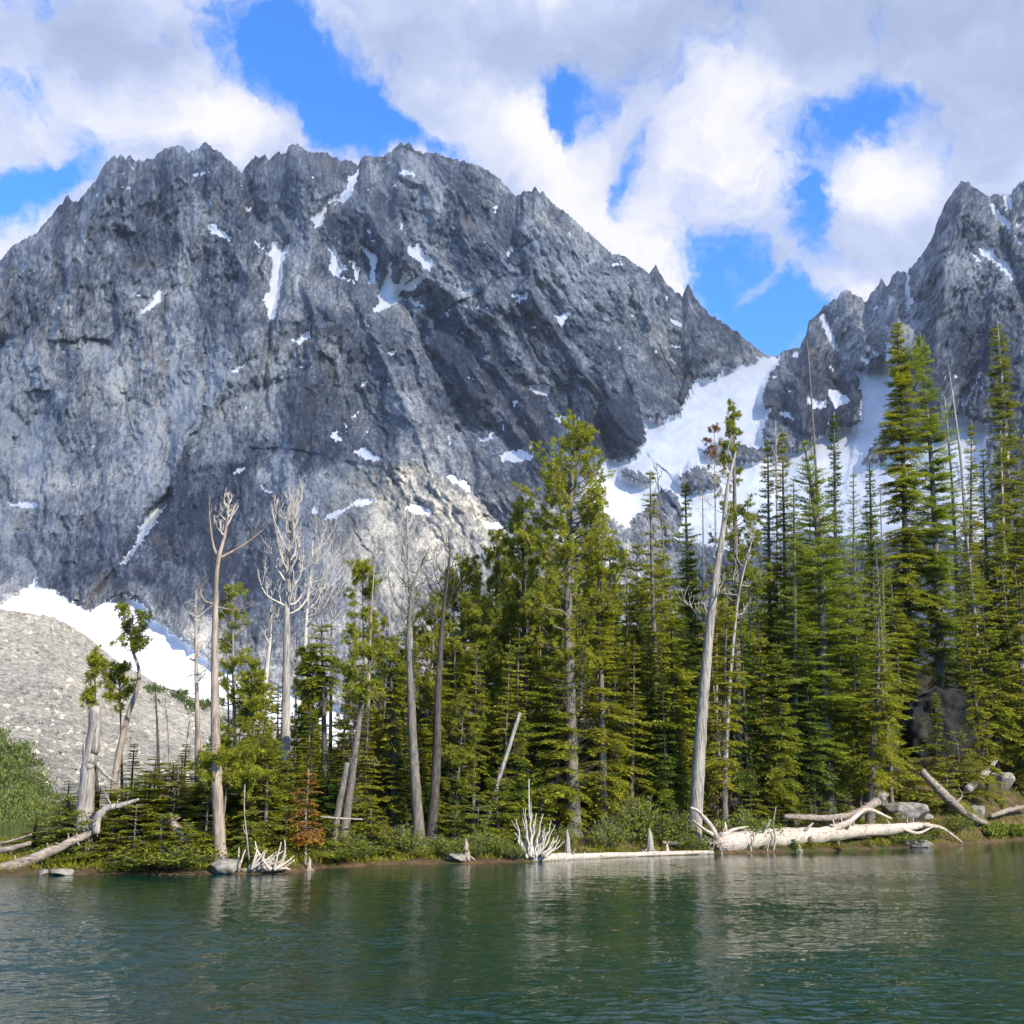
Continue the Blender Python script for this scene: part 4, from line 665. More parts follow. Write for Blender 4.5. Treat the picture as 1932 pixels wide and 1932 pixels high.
tree('fir_tree', [(1590, 1560), (1580, 1200), (1573, 778)], 15, 'fir', 38, 1400, 8, 'dark pointed fir rising alone before the snow right of the mast-like pole', 'fir tree', GF, 'firdark', 'bark', shape=.8)
tree('larch_tree', [(1618, 1560), (1612, 1150), (1610, 880)], 15, 'larch', 27, 1400, 6, 'small pale larch tip between the two dark firs before the snow', 'larch tree', GL, 'larch', 'bark')
tree('fir_tree', [(1650, 1560), (1648, 1200), (1641, 868)], 16, 'fir', 44, 1450, 8, 'blackish green fir left of the tallest spruce', 'fir tree', GF, 'firdark', 'darkbark', shape=.8)
tree('spruce_tree', [(1722, 1500), (1712, 1150), (1703, 850), (1692, 602)], 24, 'fir', 58, 1260, 9, 'tallest spruce, a dense spire left of the feathery pale larch', 'spruce tree', GF, 'fir', 'darkbark', shape=.5, a_bot=-.2, dz=.36, nb=8, bl=.32, bw=.085)
tree('larch_tree', [(1778, 1480), (1768, 1100), (1755, 850), (1736, 628)], 23, 'larch', 50, 1250, 9, 'tall pale feathery larch hard against the tallest spruce', 'larch tree', GL, 'larch', 'bark', shape=.5, bl=.32, bw=.08, tw=1.0)
tree('larch_tree', [(1812, 1480), (1805, 1100), (1795, 900), (1781, 748)], 24, 'larch', 28, 1300, 6, 'narrow larch with bare stem right of the tall pale larch', 'larch tree', GL, 'larch', 'pink', shape=.5, gap=.35)
tree('dead_tree', [(1836, 1480), (1825, 1050), (1812, 870), (1788, 688)], 26, 'pole', 14, None, 6, 'leaning bare dead pole left of the far right spruce', 'dead tree', GS, bark='silver', twg=22)
tree('fir_tree', [(1822, 1480), (1830, 1100), (1832, 795)], 22, 'fir', 30, 1300, 6, 'thin fir at the foot of the leaning bare pole', 'fir tree', GF, 'firolive', 'bark', shape=.6)
tree('fir_tree', [(1868, 1480), (1862, 1100), (1856, 838)], 24, 'fir', 30, 1350, 6, 'rusty tinged fir close left of the far right spruce', 'fir tree', GF, 'firolive', 'bark', shape=.6)
tree('spruce_tree', [(1925, 1480), (1912, 1100), (1898, 850), (1880, 606)], 22, 'fir', 50, 1350, 9, 'far right spruce, high narrow spire with its trunk showing', 'spruce tree', GF, 'fir', 'silver', shape=.55, a_bot=-.2, dz=.36, nb=8, bl=.30, bw=.08, gap=.16)
tree('fir_tree', [(1902, 1480), (1896, 1150), (1888, 812)], 20, 'fir', 34, 1380, 7, 'lower fir leaning on the left flank of the far right spruce', 'fir tree', GF, 'fir', 'silver', shape=.6)
tree('fir_tree', [(1952, 1500), (1945, 1150), (1930, 820)], 17, 'fir', 44, 1450, 8, 'fir cut by the right edge of the picture, upper one', 'fir tree', GF, 'firolive', 'bark', shape=.6, bl=.24, bw=.06)
tree('fir_tree', [(1640, 1520), (1648, 1400), (1655, 1300), (1656, 1142)], 4.5, 'fir', 56, 1480, 8, 'bright conical fir with a leaning foot behind the flat boulder', 'fir tree', GF, 'firolive', 'bark', shape=.7, gap=.1, tone=.06)
tree('fir_tree', [(1862, 1500), (1852, 1300), (1835, 1120), (1818, 960)], 14, 'fir', 30, 1440, 6, 'thin leaning fir with a white stem beside the dark cliff', 'fir tree', GF, 'fir', 'silver', gap=.5, shape=.4)
tree('fir_tree', [(1935, 1560), (1930, 1300), (1922, 1100)], 7, 'fir', 46, 1500, 7, 'bright leafy fir at the right edge above the reeds', 'fir tree', GF, 'fir', 'silver', shape=.6, gap=.12)
tree('sapling', [(1768, 1440), (1766, 1380), (1765, 1308)], 12, 'fir', 20, None, 3, 'tiny fir sapling in front of the dark cliff', 'sapling', GF, 'fir', 'bark', dz=.2)
tree('sapling', [(576, 1600), (578, 1540), (582, 1452)], 1.2, 'fir', 42, 1585, 3, 'little rusty orange fir near the water left of the leaning trunk', 'sapling', GF, 'orange', 'pink', dz=.2, bl=.2, bw=.055, nb=8, gap=0)
tree('sapling', [(500, 1610), (502, 1540), (505, 1405)], 2.6, 'fir', 56, None, 5, 'bushy bright young fir right of the tallest snag', 'young fir', GF, 'fir', 'bark', bl=.16, tone=.12)
tree('dead_tree', [(1530, 1560), (1530, 1200), (1528, 900)], 17, 'pole', 12, None, 5, 'dead stem half hidden behind the big feathery larch', 'dead tree', GS, bark='bark', twg=30)

for pts, s, R, r0, n, bk, lab in [([(434, 1560), (432, 1400), (428, 1180)], 13, 20, 3.5, 40, 'silver', 'thin twiggy dead stem right behind the tallest bare snag'), ([(472, 1560), (474, 1400), (478, 1215)], 14, 22, 4, 46, 'silver', 'grey twiggy stem left of the leaning bare snag'), ([(556, 1560), (557, 1380), (561, 1150)], 15, 24, 4, 50, 'bark', 'grey dead stem close right of the candelabra snag'),
        ([(598, 1560), (600, 1380), (596, 1225)], 12, 24, 3.5, 50, 'silver', 'twiggy pale stem before the snow left of the round-headed fir'), ([(648, 1560), (650, 1380), (655, 1240)], 14, 24, 3.5, 44, 'silver', 'short bleached stem between the round-headed fir and the dead spire'), ([(732, 1560), (733, 1350), (735, 1130)], 13, 20, 4, 44, 'silver', 'bleached stem left of the wispy forked snag'),
        ([(1022, 1570), (1020, 1300), (1018, 1100)], 12, 18, 4, 40, 'bark', 'dead stem just left of the tall centre pine'), ([(1186, 1570), (1184, 1300), (1182, 1020)], 14, 18, 4, 44, 'bark', 'dead stem right of the bare-footed shaggy fir'), ([(1418, 1560), (1415, 1200), (1410, 930)], 15, 18, 4, 44, 'silver', 'dead stem left of the two slender firs'), ([(1672, 1560), (1668, 1200), (1662, 905)], 18, 14, 4, 30, 'bark', 'dead stem under the left side of the tallest spruce')]:
    tree('dead_tree', pts, s, 'pole', R, None, r0, lab, 'dead tree', GS, bark=bk, twg=n)
for pts, s, R, cb, r0, lab in [([(690, 1560), (688, 1350), (684, 1068)], 14, 36, 1250, 5, 'yellow-tinged pine behind the straight bleached dead spire'), ([(486, 1560), (480, 1420), (474, 1250)], 9, 36, 1450, 5, 'small yellow-green pine at the foot of the leaning bare snag'), ([(590, 1570), (588, 1400), (584, 1230)], 9, 30, 1420, 5, 'small pine between the candelabra snag and the round-headed fir')]:
    tree('pine_tree', pts, s, 'pine', R, cb, r0, lab, 'pine tree', GP_, 'pine', 'bark', nl=44, ntf=5, tone=.08)
# ---- the body of the wood: copies of a dozen prototypes, one height and lean each
LAND = [(-200, 'the left edge of the picture'), (60, 'the left edge of the picture'), (165, 'the twisted broken snag'), (235, 'the curved slender pine'), (300, 'the dark needle-thin pole'), (372, 'the reddish dead trunk'), (410, 'the tallest bare snag'), (500, 'the bushy bright young fir'), (540, 'the candelabra snag'), (582, 'the little rusty orange fir'), (655, 'the leaning grey trunk'), (745, 'the twin-trunk shaggy fir'), (792, 'the thick trunk bending right'), (825, 'the dark leaning trunk'), (905, 'the rounded olive pine'), (985, 'the dark pine'), (1080, 'the tall centre pine'), (1140, 'the bare-footed shaggy fir'), (1238, 'the half-dead spike-topped fir'), (1318, 'the silver leaning snag'), (1368, 'the mossy thin fir'), (1480, 'the brownish slender fir'), (1556, 'the big feathery larch'), (1645, 'the bright conical fir'), (1715, 'the tallest spruce'), (1765, 'the tiny cliff sapling'), (1855, 'the thin white-stemmed fir'), (1930, 'the right edge of the picture')]
def proto(kind, H, R, seed, leaf, bark, **kw):
    rng = np.random.RandomState(seed); P = np.array([[0, 0, -.3], [.04*H*rng.randn()*.15, 0, H*.5], [0, 0, H]]); Pz = smooth(P, 20); tb = MB(); cr = MB(); trunk(tb, P, .011*H+.03, .012, 7, seed=seed)
    z0 = kw.pop('z0', .12)*H
    if kind == 'pine': pine_crown(cr, tb, Pz, z0, H, R, rng, **kw)
    else: fir_crown(cr, tb, Pz, z0, H, R, rng, **kw)
    wb = MB(); wisps(wb, Pz, H*.12, H*.5, 14, R*.6, rng)
    return [('trunk', tb.mesh('trunk', MT[bark])), ('crown', cr.mesh('crown', MT[leaf], False)), ('dead_twigs', wb.mesh('dead_twigs', MT['lichen'], False))], H
PRO = {'fir': [proto('fir', 12, 1.1, 15, 'fir', 'bark', gap=.3, lump=.5), proto('fir', 13, 1.3, 16, 'firolive', 'darkbark', shape=1.0, gap=.15), proto('fir', 12, 1.5, 17, 'fir', 'bark', shape=.4, gap=.28, z0=.3), proto('fir', 12, 1.2, 18, 'firdark', 'darkbark', gap=.1),
       proto('fir', 12, 1.5, 11, 'fir', 'bark'), proto('fir', 12, 1.35, 12, 'firolive', 'bark', gap=.12), proto('fir', 13, 1.7, 13, 'fir', 'darkbark', shape=.6), proto('fir', 12, 1.6, 14, 'firolive', 'bark', shape=.55, gap=.2)],
       'dark': [proto('fir', 12, 1.8, 21, 'fir', 'darkbark', shape=.6), proto('fir', 12, 1.6, 22, 'firdark', 'darkbark', gap=.12), proto('fir', 11, 1.9, 23, 'fir', 'darkbark', shape=.5)],
       'low': [proto('fir', 3.2, 1.15, 31, 'fir', 'bark', z0=.04, bl=.2, bw=.06), proto('fir', 2.6, 1.25, 32, 'firolive', 'bark', z0=.04, bl=.2, bw=.06, shape=.6), proto('fir', 3.0, 1.3, 33, 'fir', 'bark', z0=.04, bl=.16, shape=.5)],
       'pine': [proto('pine', 10, 1.6, 41, 'pine', 'bark', z0=.3, nl=55), proto('pine', 10, 1.4, 42, 'pine', 'bark', z0=.35, nl=45)],
       'larch': [proto('fir', 12, 1.4, 51, 'larch', 'bark', dz=.34, shape=.6, a_bot=.1, droop=.22, bl=.15, bw=.04, tw=.8)]}
USED = {}
def put(kind, px, s, topy, wide=1.0, name=None, cat=None, group=None, rng=random, word=None):
    i = rng.randrange(len(PRO[kind])); parts, H = PRO[kind][i]; b = GP(px, s); top = W(px, topy, b[1])[2]-b[2]; k = max(top/H, .12)
    e = empty(name or {'fir': 'fir_tree', 'dark': 'fir_tree', 'low': 'young_fir', 'pine': 'pine_tree', 'larch': 'larch_tree'}[kind], b)
    kw = wide*(k if kind == 'low' else max(.8, min(1.35, k**.6))); e.scale = (kw, kw, k); e.rotation_euler = (rng.gauss(0, .02), rng.gauss(0, .03), rng.random()*6.28)
    for nm, me in parts:
        if nm == 'dead_twigs' and (kind in ('low', 'larch') or rng.random() < .35): continue
        o = bpy.data.objects.new(nm, me); C.objects.link(o); o.parent = e
        if nm == 'dead_twigs': o['kind'] = 'stuff'
    tag(e, None, cat or {'fir': 'fir tree', 'dark': 'fir tree', 'low': 'young fir', 'pine': 'pine tree', 'larch': 'larch tree'}[kind], group or {'low': 'young firs under the tall trees', 'pine': GP_, 'larch': GL}.get(kind, GF))
    FILL.append((px, s, topy, kind, e)); return e
FILL = []
rn = random.Random(5)
# top line of the wood between the named trees
ENX = [-60, 60, 130, 200, 300, 400, 450, 520, 600, 680, 740, 830, 900, 960, 1010, 1090, 1150, 1200, 1260, 1330, 1420, 1470, 1560, 1620, 1680, 1740, 1800, 1850, 1960, 2150]
ENY = [1500, 1530, 1425, 1420, 1430, 1370, 1330, 1300, 1290, 1230, 1190, 1130, 1090, 1060, 1010, 1000, 1000, 1010, 960, 1000, 960, 960, 960, 980, 940, 960, 1020, 980, 920, 900]
for i, px in enumerate(np.arange(1160, 1720, 13.)):
    put(['fir', 'dark'][i % 2], px+rn.uniform(-6, 6), rn.uniform(18, 27), np.interp(px, ENX, ENY)+rn.uniform(90, 200), .95, rng=rn)
x = 470.
while x < 2130:                       # middle and back rows
    for row, (s0, s1) in enumerate(((5, 8), (10, 15), (17, 26))):
        if 1705 < x < 1835 and row < 2: continue
        if 1705 < x < 1835: x += 14
        if x < 640 and row != 1: continue
        px = x+rn.uniform(-14, 14); e = np.interp(px, ENX, ENY); s = rn.uniform(s0, s1)
        ty = e+rn.uniform(0, 70)+(230 if row == 0 else (90 if row == 1 else 0))*rn.uniform(.35, 1.0)
        kd = rn.choice(['fir', 'fir', 'dark'] if row == 0 else ['fir', 'dark', 'dark', 'pine' if px < 1200 else 'larch'])
        if kd == 'larch' and rn.random() < .5: kd = 'fir'
        put(kd, px, s, ty, rn.uniform(.75, 1.0), rng=rn)
    x += rn.uniform(34, 46) if x < 1700 else rn.uniform(38, 52)
for px in (150, 175, 225, 250, 275, 305, 325, 345, 380, 405, 425, 455, 480, 520, 555, 590, 630, 670): put(rn.choice(['fir', 'dark', 'fir', 'pine']), px+rn.uniform(-8, 8), rn.uniform(3, 7), 1470+rn.uniform(-35, 35)-(40 if px > 400 else 0), 1.15, rng=rn)
for px, ty, s_, kd in [(436, 1370, 6, 'pine'), (462, 1300, 9, 'fir'), (498, 1340, 7, 'fir'), (522, 1290, 11, 'dark'), (566, 1330, 7, 'fir'), (590, 1300, 10, 'pine'), (636, 1290, 8, 'fir'), (662, 1250, 10, 'dark'), (676, 1330, 5, 'fir'), (712, 1215, 9, 'pine'), (728, 1290, 6, 'fir'), (757, 1180, 9, 'fir'), (762, 1350, 6, 'fir'), (806, 1400, 7, 'dark'), (803, 1150, 9, 'pine'), (855, 1330, 6, 'pine'), (858, 1200, 8, 'fir'), (768, 1250, 5, 'dark'), (240, 1400, 7, 'fir'), (285, 1425, 6, 'dark'), (340, 1400, 8, 'fir'), (392, 1380, 7, 'fir'), (120, 1470, 5, 'fir'), (1036, 1180, 7, 'fir'), (1112, 1250, 7, 'dark'), (970, 1330, 6, 'dark'), (1190, 1210, 5, 'fir'), (1262, 1250, 4.5, 'dark'), (1296, 1330, 4, 'fir')]: put(kd, px, s_, ty, .95, rng=rn)
for px in (70, 118, 205, 262, 290, 332, 360, 395, 440, 470): put(rn.choice(['fir', 'dark', 'fir']), px+rn.uniform(-8, 8), rn.uniform(3.5, 9), np.interp(px, ENX, ENY)+rn.uniform(-5, 70), .85, rng=rn)
# young firs on the bank
for px, s, ty, wd in [(108, 3, 1500, 1), (140, 2.2, 1530, .9), (205, 1.6, 1545, 1.2), (250, 1.5, 1520, 1.4), (300, 1.3, 1535, 1.5), (350, 1.2, 1545, 1.4), (385, 2.4, 1500, 1.1), (235, 2.8, 1490, 1.2), (320, 3, 1478, 1.3), (465, 1.5, 1550, 1.2), (540, 2.2, 1520, 1.2), (612, 1.8, 1540, 1.3), (660, 3.4, 1480, 1), (700, 2.8, 1500, 1.1), (725, 2.0, 1550, 1.1), (860, 3, 1520, 1.1), (900, 2.6, 1500, 1), (940, 4, 1470, 1.2), (985, 3, 1520, 1.1), (1020, 4.5, 1490, 1),
                      (1055, 2.4, 1560, 1), (1170, 3.2, 1540, 1.2), (1205, 5, 1500, 1.1), (1240, 3.6, 1540, 1.1), (1275, 5, 1470, 1.1), (1290, 3.2, 1540, .9), (1350, 4.6, 1500, .9), (1400, 4, 1520, 1.2), (1420, 5.5, 1480, 1.1), (1450, 3.4, 1540, 1.7), (1480, 5, 1490, 1.5), (1520, 4.2, 1500, 1.7), (1560, 3.4, 1515, 1.8), (1600, 4.4, 1500, 1.4), (1615, 3.0, 1530, 1.6), (1660, 2.4, 1530, 1.6), (1700, 2.2, 1535, 1.5), (1735, 2.0, 1548, 1.3),
                      (1500, .35, 1583, 1.9), (1440, .4, 1588, 1.7), (1530, .3, 1578, 1.7), (1580, .35, 1582, 2), (1640, .35, 1578, 2), (1665, .4, 1580, 1.7), (1790, 5, 1440, 1), (1840, 6, 1420, 1), (1890, 5, 1480, 1.1), (1725, 8, 1430, 1), (1700, 9, 1390, 1), (1815, 9, 1380, .9)]:
    put('low', px, s, ty, wd, rng=rn)
def relation(px, s):
    d = sorted((abs(px-q), q, n) for q, n in LAND[1:]); q, n = d[0][1], d[0][2]
    off = px-q; side = 'left of' if off < -9 else ('right of' if off > 9 else 'behind'); return side, n, q
words = {'fir': 'green fir', 'dark': 'dark fir', 'low': 'low young fir', 'pine': 'pine', 'larch': 'pale larch'}
bucket = {}
for (px, s, ty, kind, e) in FILL:
    side, n, q = relation(px, s); depth = 'at the bank' if s < 2.5 else ('in the front rows' if s < 9 else ('in the middle rows' if s < 16 else 'in the back rows'))
    bucket.setdefault((kind, side, n, depth), []).append((abs(px-q), ty, e))
ordw = ['nearest', 'second nearest', 'third nearest', 'fourth nearest', 'fifth nearest', 'sixth nearest', 'seventh nearest', 'eighth nearest', 'ninth nearest']
for (kind, side, n, depth), L_ in bucket.items():
    L_.sort(key=lambda t: t[0])
    for i, (d, ty, e) in enumerate(L_):
        if len(L_) == 1: e['label'] = f"{words[kind]} {side} {n}, {depth}"
        elif len(L_) == 2 and abs(L_[0][1]-L_[1][1]) > 12: e['label'] = f"{'taller' if ty == min(q[1] for q in L_) else 'shorter'} {words[kind]} {side} {n}, {depth}"
        else: e['label'] = f"{ordw[min(i, 8)]} {words[kind]} {side} {n}, {depth}"
    for _, _, e in L_: REG.append(e)

# ================================================================ SHRUBS, ROCKS, LOGS
def shrub_mesh(seed, n=110, R=.8, H=1.1, leaf=.085, mt='shrub', nl=14):
    r = np.random.RandomState(seed); sb = MB(); lb = MB(); ph = r.uniform(0, 2*PI, n); sp = r.rand(n)**.6*R; top = np.stack([np.cos(ph)*sp, np.sin(ph)*sp, H*(1-.45*(sp/R)**2)*r.uniform(.6, 1.05, n)], -1); b = top*np.array([.25, .25, 0]); m = (b+top)/2+np.array([0, 0, .1])
    S_ = np.stack([b, m, top], 1); tubes3(sb, S_, np.full(n, .011), np.full(n, .004)); g = r.uniform(.3, 1.03, (n, nl)); c = b[:, None]+(top-b)[:, None]*g[..., None]+r.randn(n, nl, 3)*.05; c = c.reshape(-1, 3)
    blades(lb, c, r.randn(len(c), 3)*.8+np.array([0, 0, .6]), r.randn(len(c), 3)*.7+np.array([0, 0, 1]), leaf*r.uniform(.7, 1.3, len(c)), leaf*.5, .45+.3*r.rand(len(c))+np.repeat(r.rand(n)*.3-.15, nl))
    return [('stems', sb.mesh('stems', MT['bark'])), ('leaves', lb.mesh('leaves', MT[mt], False))]
SH = [shrub_mesh(1), shrub_mesh(2, 130, .9, .9), shrub_mesh(3, 90, .7, 1.3, .09)]
GR = [shrub_mesh(8, 160, .7, .75, .22, 'shrub', 4)]
sb_bucket = {}
for px, s, h, wd, k in [(595, .9, 1.0, 1, 0), (625, .7, .9, 1, 1), (650, 1.0, 1.1, 1, 2), (675, .8, .9, 1.1, 0), (700, .9, 1.0, 1, 1), (732, .8, .9, 1.1, 2), (762, .9, 1.2, 1, 0), (790, .7, .8, 1, 1), (818, .8, 1.25, 1.1, 2), (838, .7, 1.0, .9, 0), (868, 1.4, 1.0, 1, 1), (900, .8, .9, 1, 2), (925, .7, 1.1, 1, 0), (950, .8, 1.3, 1.1, 1), (972, .7, 1.0, 1, 2), (1005, 1.4, 1.0, 1, 0), (1040, 1.3, .9, .9, 1),
                       (1062, 1.2, 1.0, .9, 2), (1110, 1.5, 1.4, 1, 0), (1150, 1.4, 1.3, 1.1, 1), (1185, 2.2, 1.6, 1.2, 2), (1215, 2.6, 2.0, 1.2, 0), (1250, 2.4, 1.8, 1.2, 1), (1285, 1.6, 1.7, 1.2, 2), (1300, 1.2, 1.3, 1, 0), (1395, 2.2, 1.6, 1.2, 1), (1425, 2.4, 1.4, 1.2, 2), (1470, 2.6, 1.5, 1.2, 0), (1700, 1.4, 1.0, 1.2, 1), (1760, 1.0, 1.0, 1.1, 2), (1800, 1.5, 1.2, 1.2, 0), (1825, 1.0, 1.1, 1.1, 1), (470, .9, .9, 1, 2), (230, .6, .8, 1.3, 1), (280, .6, .8, 1.4, 2), (330, .6, .8, 1.3, 0), (380, .7, .8, 1.1, 1), (180, .8, .7, 1.2, 0), (120, 1.2, .7, 1.2, 2)]:
    if rn.random() < .22: continue
    px += rn.uniform(-7, 7); s += rn.uniform(-.3, .9); b = GP(px, s); e = empty('shrub', b); q_ = rn.uniform(.6, 1.6); e.scale = (wd*1.35*q_, wd*1.35*q_, h*.95*rn.uniform(.5, 1.5)); e.rotation_euler = (0, 0, rn.random()*6)
    for nm, me in SH[k]:
        o = bpy.data.objects.new(nm, me); C.objects.link(o); o.parent = e
    tag(e, None, 'shrub', 'leafy shrubs along the shore'); side, n, q = relation(px, s); sb_bucket.setdefault((side, n), []).append((abs(px-q), e)); REG.append(e)
for px, s, h in [(1868, .6, 1.2), (1886, .4, 1.4), (1905, .5, 1.3), (1922, .5, 1.1), (1940, .4, 1.2)]:
    b = GP(px, s); e = empty('reed_clump', b); e.scale = (.9, .9, h); e.rotation_euler = (0, 0, rn.random()*6)
    for nm, me in GR[0]:
        o = bpy.data.objects.new(nm, me); C.objects.link(o); o.parent = e
    tag(e, None, 'reeds', 'pale reed clumps at the right shore'); sb_bucket.setdefault(('left of', 'the right edge of the picture', 1), []).append((1960-px, e)); REG.append(e)
for key, L_ in sb_bucket.items():
    L_.sort(key=lambda t: t[0]); w_ = 'reed clump' if len(key) == 3 else 'light green leafy shrub'
    for i, (d, e) in enumerate(L_): e['label'] = f"{w_} on the bank {key[0]} {key[1]}" if len(L_) == 1 else f"{w_} on the bank, {ordw[min(i, 5)]} {key[0]} {key[1]}"
# undergrowth: heather, grass and seedlings nobody could count
def undergrowth():
    r = np.random.RandomState(3); mb = MB(); n = 12000; px = r.uniform(-60, 2020, n); s = r.rand(n)**1.3*16+.5; kp = pn(px/28, s*.5, 7)+.25*r.randn(n) > -.12; px, s = px[kp], s[kp]; n = len(px); Y = Ysh(px)+s; X = (px-966)/F*(Y*CT-2*ST); Z = ground(X, Y)
    k = 7; p = np.repeat(np.stack([X, Y, Z], -1), k, 0)+r.randn(n*k, 3)*np.array([.16, .16, .02]); d = r.randn(n*k, 3)*.6+np.array([0, 0, .9]); cl = np.repeat(fbm(X*.4, Y*.3, 3, 6), k)
    blades(mb, p, d, r.randn(len(p), 3), (.16+.16*r.rand(len(p)))*(1+.8*np.clip(cl, 0, 1)), .035, .3+.4*r.rand(len(p))+.25*cl); tag(mb.obj('undergrowth', MT['firolive'], None, False), kind='stuff')
undergrowth()
def snag_shards():
    t = [e for e in TREES if e.name.startswith('broken_snag')][0]; o = np.array(t.location); Y = o[1]
    for q, ra in [([(172, 1450), (160, 1420), (160, 1395)], (10, 6, 1)), ([(178, 1420), (184, 1370), (190, 1322)], (9, 6, 1)), ([(172, 1440), (174, 1400), (170, 1365)], (9, 5, 1)), ([(182, 1440), (200, 1462), (222, 1478)], (5, 3.5, 1.5)), ([(150, 1575), (146, 1590), (138, 1612)], (9, 9, 8))]:
        mb = MB(); P = np.array([W(a, b, Y-.1) for a, b in q])-o; tube(mb, smooth(P, 9), np.interp(np.linspace(0, 2, 9), [0, 1, 2], ra)*Y/F, 7, .5, 3, .3); mb.obj('shard', MT['silver'], t)
snag_shards()
def hillscrub():
    """dense green alder and heather on the foot of the moraine"""
    r = np.random.RandomState(9); mb = MB(); n = 60000; px = r.uniform(-120, 560, n); y = r.uniform(1300, 1640, n)
    edge = np.interp(px, [-120, 0, 40, 75, 110, 150, 560], [1395, 1400, 1420, 1470, 1540, 1610, 1650])+20*fbm(px/30, y/30, 3, 3)
    e2 = (np.abs(y-np.interp(px, MCX, MCY)-12-14*fbm(px/18, y/12, 2, 9)) < 14*np.clip(fbm(px/25, y/20, 2, 77)+.55, 0, 1)) & (px > 225) & (px < 400)
    cl = fbm(px/22, y/16, 3, 15); ok = ((y > edge) & (cl > -.02)) | e2; px, y, cl = px[ok], y[ok], cl[ok]
    cr = np.interp(px, MCX, MCY); D = 400-(y-cr)/(1640-cr)*np.interp(px, [-700, 300, 1000], [305, 295, 240]); D = D-4*fbm(px/50, y/40, 4, 8); P = W(px, y, 1.0)-np.array([0, 0, HC]); P = P*D[:, None]+np.array([0, 0, HC]); P[:, 2] += np.clip(cl+.1, 0, 1)*3.0*r.rand(len(P))**.5
    k = 7; p = np.repeat(P, k, 0)+r.randn(len(P)*k, 3)*np.array([.9, .9, .5]); blades(mb, p, r.randn(len(p), 3)*.7+np.array([0, -.1, .7]), r.randn(len(p), 3)+np.array([0, -.6, .6]), (.62+.4*r.rand(len(p)))*np.repeat(np.clip(D/230, .35, 1.3), k), .3*np.repeat(np.clip(D/230, .35, 1.3), k), .25+.4*r.rand(len(p))+.9*np.repeat(cl, k)); tag(mb.obj('hillside_scrub', MT['alder'], None, False), kind='stuff')
hillscrub()
def scree_boulders():
    r = np.random.RandomState(5); bm = bmesh.new(); bmesh.ops.create_icosphere(bm, subdivisions=1, radius=1); v0 = np.array([q.co[:] for q in bm.verts]); f0 = np.array([[q.index for q in fc.verts] for fc in bm.faces]); bm.free()
    n = 3600; px = r.uniform(-120, 620, n); cr = np.interp(px, MCX, MCY); y = cr+(1635-cr)*r.rand(n); D = 400-(y-cr)/(1640-cr)*np.interp(px, [-700, 300, 1000], [305, 295, 240]); D = D-4*fbm(px/50, y/40, 4, 8)
    P = W(px, y, 1.0)-np.array([0, 0, HC]); P = P*D[:, None]+np.array([0, 0, HC]); sz = (.18+.40*r.rand(n)**5*2.2)*(1+.4*fbm(px/40, y/40, 2, 3)); v = v0[None]*r.uniform(.55, 1.25, (n, len(v0), 1))*sz[:, None, None]*r.uniform(.7, 1.3, (n, 1, 3))+P[:, None]
    mb = MB(); mb.add(v.reshape(-1, 3), (f0[None]+(np.arange(n)*len(v0))[:, None, None]).reshape(-1, 3)); tag(mb.obj('scree_boulders', MT['rubble'], None, False), kind='stuff')
MT['rubble'] = rockmat('rubble_rock', (.16, .15, .14), (.44, .41, .36), (.66, .62, .55), .35, .4, .1)
scree_boulders()
def rock(px, s, w, h, seed, label, m='rock', name='boulder', dz=0, flat=.0, sy=1.0, cat='boulder'):
    b = GP(px, s); k = b[1]*CT/F; bm = bmesh.new(); bmesh.ops.create_icosphere(bm, subdivisions=5, radius=1); v = np.array([q.co[:] for q in bm.verts]); f = np.array([[q.index for q in fc.verts] for fc in bm.faces]); bm.free()
    r = np.random.RandomState(seed); pl = nrm(r.randn(11, 3)); d = r.uniform(.62, .9, 11); dots = v@pl.T; rad = np.min(np.where(dots > .05, d/np.maximum(dots, .05), 9), 1); rad = np.minimum(rad, 1.12); v = v*rad[:, None]
    v = v*(1+(.16*ridged(v[:, 0]*2.2+seed, v[:, 2]*1.6+v[:, 1], 4, seed)[:, None] if m == 'cliff' else 0)); v = v*(1+.05*fbm(v[:, 0]*3+seed, v[:, 1]*3+v[:, 2]*2.3, 4, seed))[:, None]; v[:, 2] = np.where(v[:, 2] > .6-flat, .6-flat+(v[:, 2]-.6+flat)*.35, v[:, 2])
    v = v*np.array([w*k, w*k*sy, h*k]); v[:, 2] += h*k*.35+dz; mb = MB(); mb.add(v, f); o = mb.obj(name, MT[m], None, True); o.location = tuple(b); tag(o, label, cat, 'boulders along the shore' if name == 'boulder' else None); REG.append(o); return o
rock(1708, 5.0, 42, 26, 3, 'broad flat-topped pale boulder on the bank right of the conical fir', flat=.15)
rock(1742, 4.2, 16, 12, 4, 'small block leaning at the right foot of the flat-topped boulder')
rock(1420, 4.2, 40, 24, 5, 'shaded grey boulder behind the big white log, right of the mossy fir')
rock(1735, .15, 28, 11, 6, 'dark low rock in the water under the tip of the white log')
rock(1846, 4.0, 16, 15, 7, 'rounded pale rock in the shade near the crossed grey logs')
rock(420, .5, 34, 18, 8, 'grey mound of rock and roots at the foot of the tallest snag')
rock(115, .1, 20, 10, 9, 'grey rock at the waterline right of the long leaning log')
rock(84, .1, 9, 7, 10, 'little pale rock at the waterline beneath the long leaning log')
rock(860, .5, 26, 11, 12, 'low dark rock on the bank right of the twin trunks')
rock(1655, 10, 26, 30, 13, 'grey rock face glimpsed left of the dark cliff')
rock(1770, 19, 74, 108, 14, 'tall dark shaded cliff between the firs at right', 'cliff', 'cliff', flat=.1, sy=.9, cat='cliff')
rock(1735, 24, 60, 60, 15, 'mossy ledge rock behind the top of the dark cliff', 'cliff', 'ledge_rock', cat='rock')
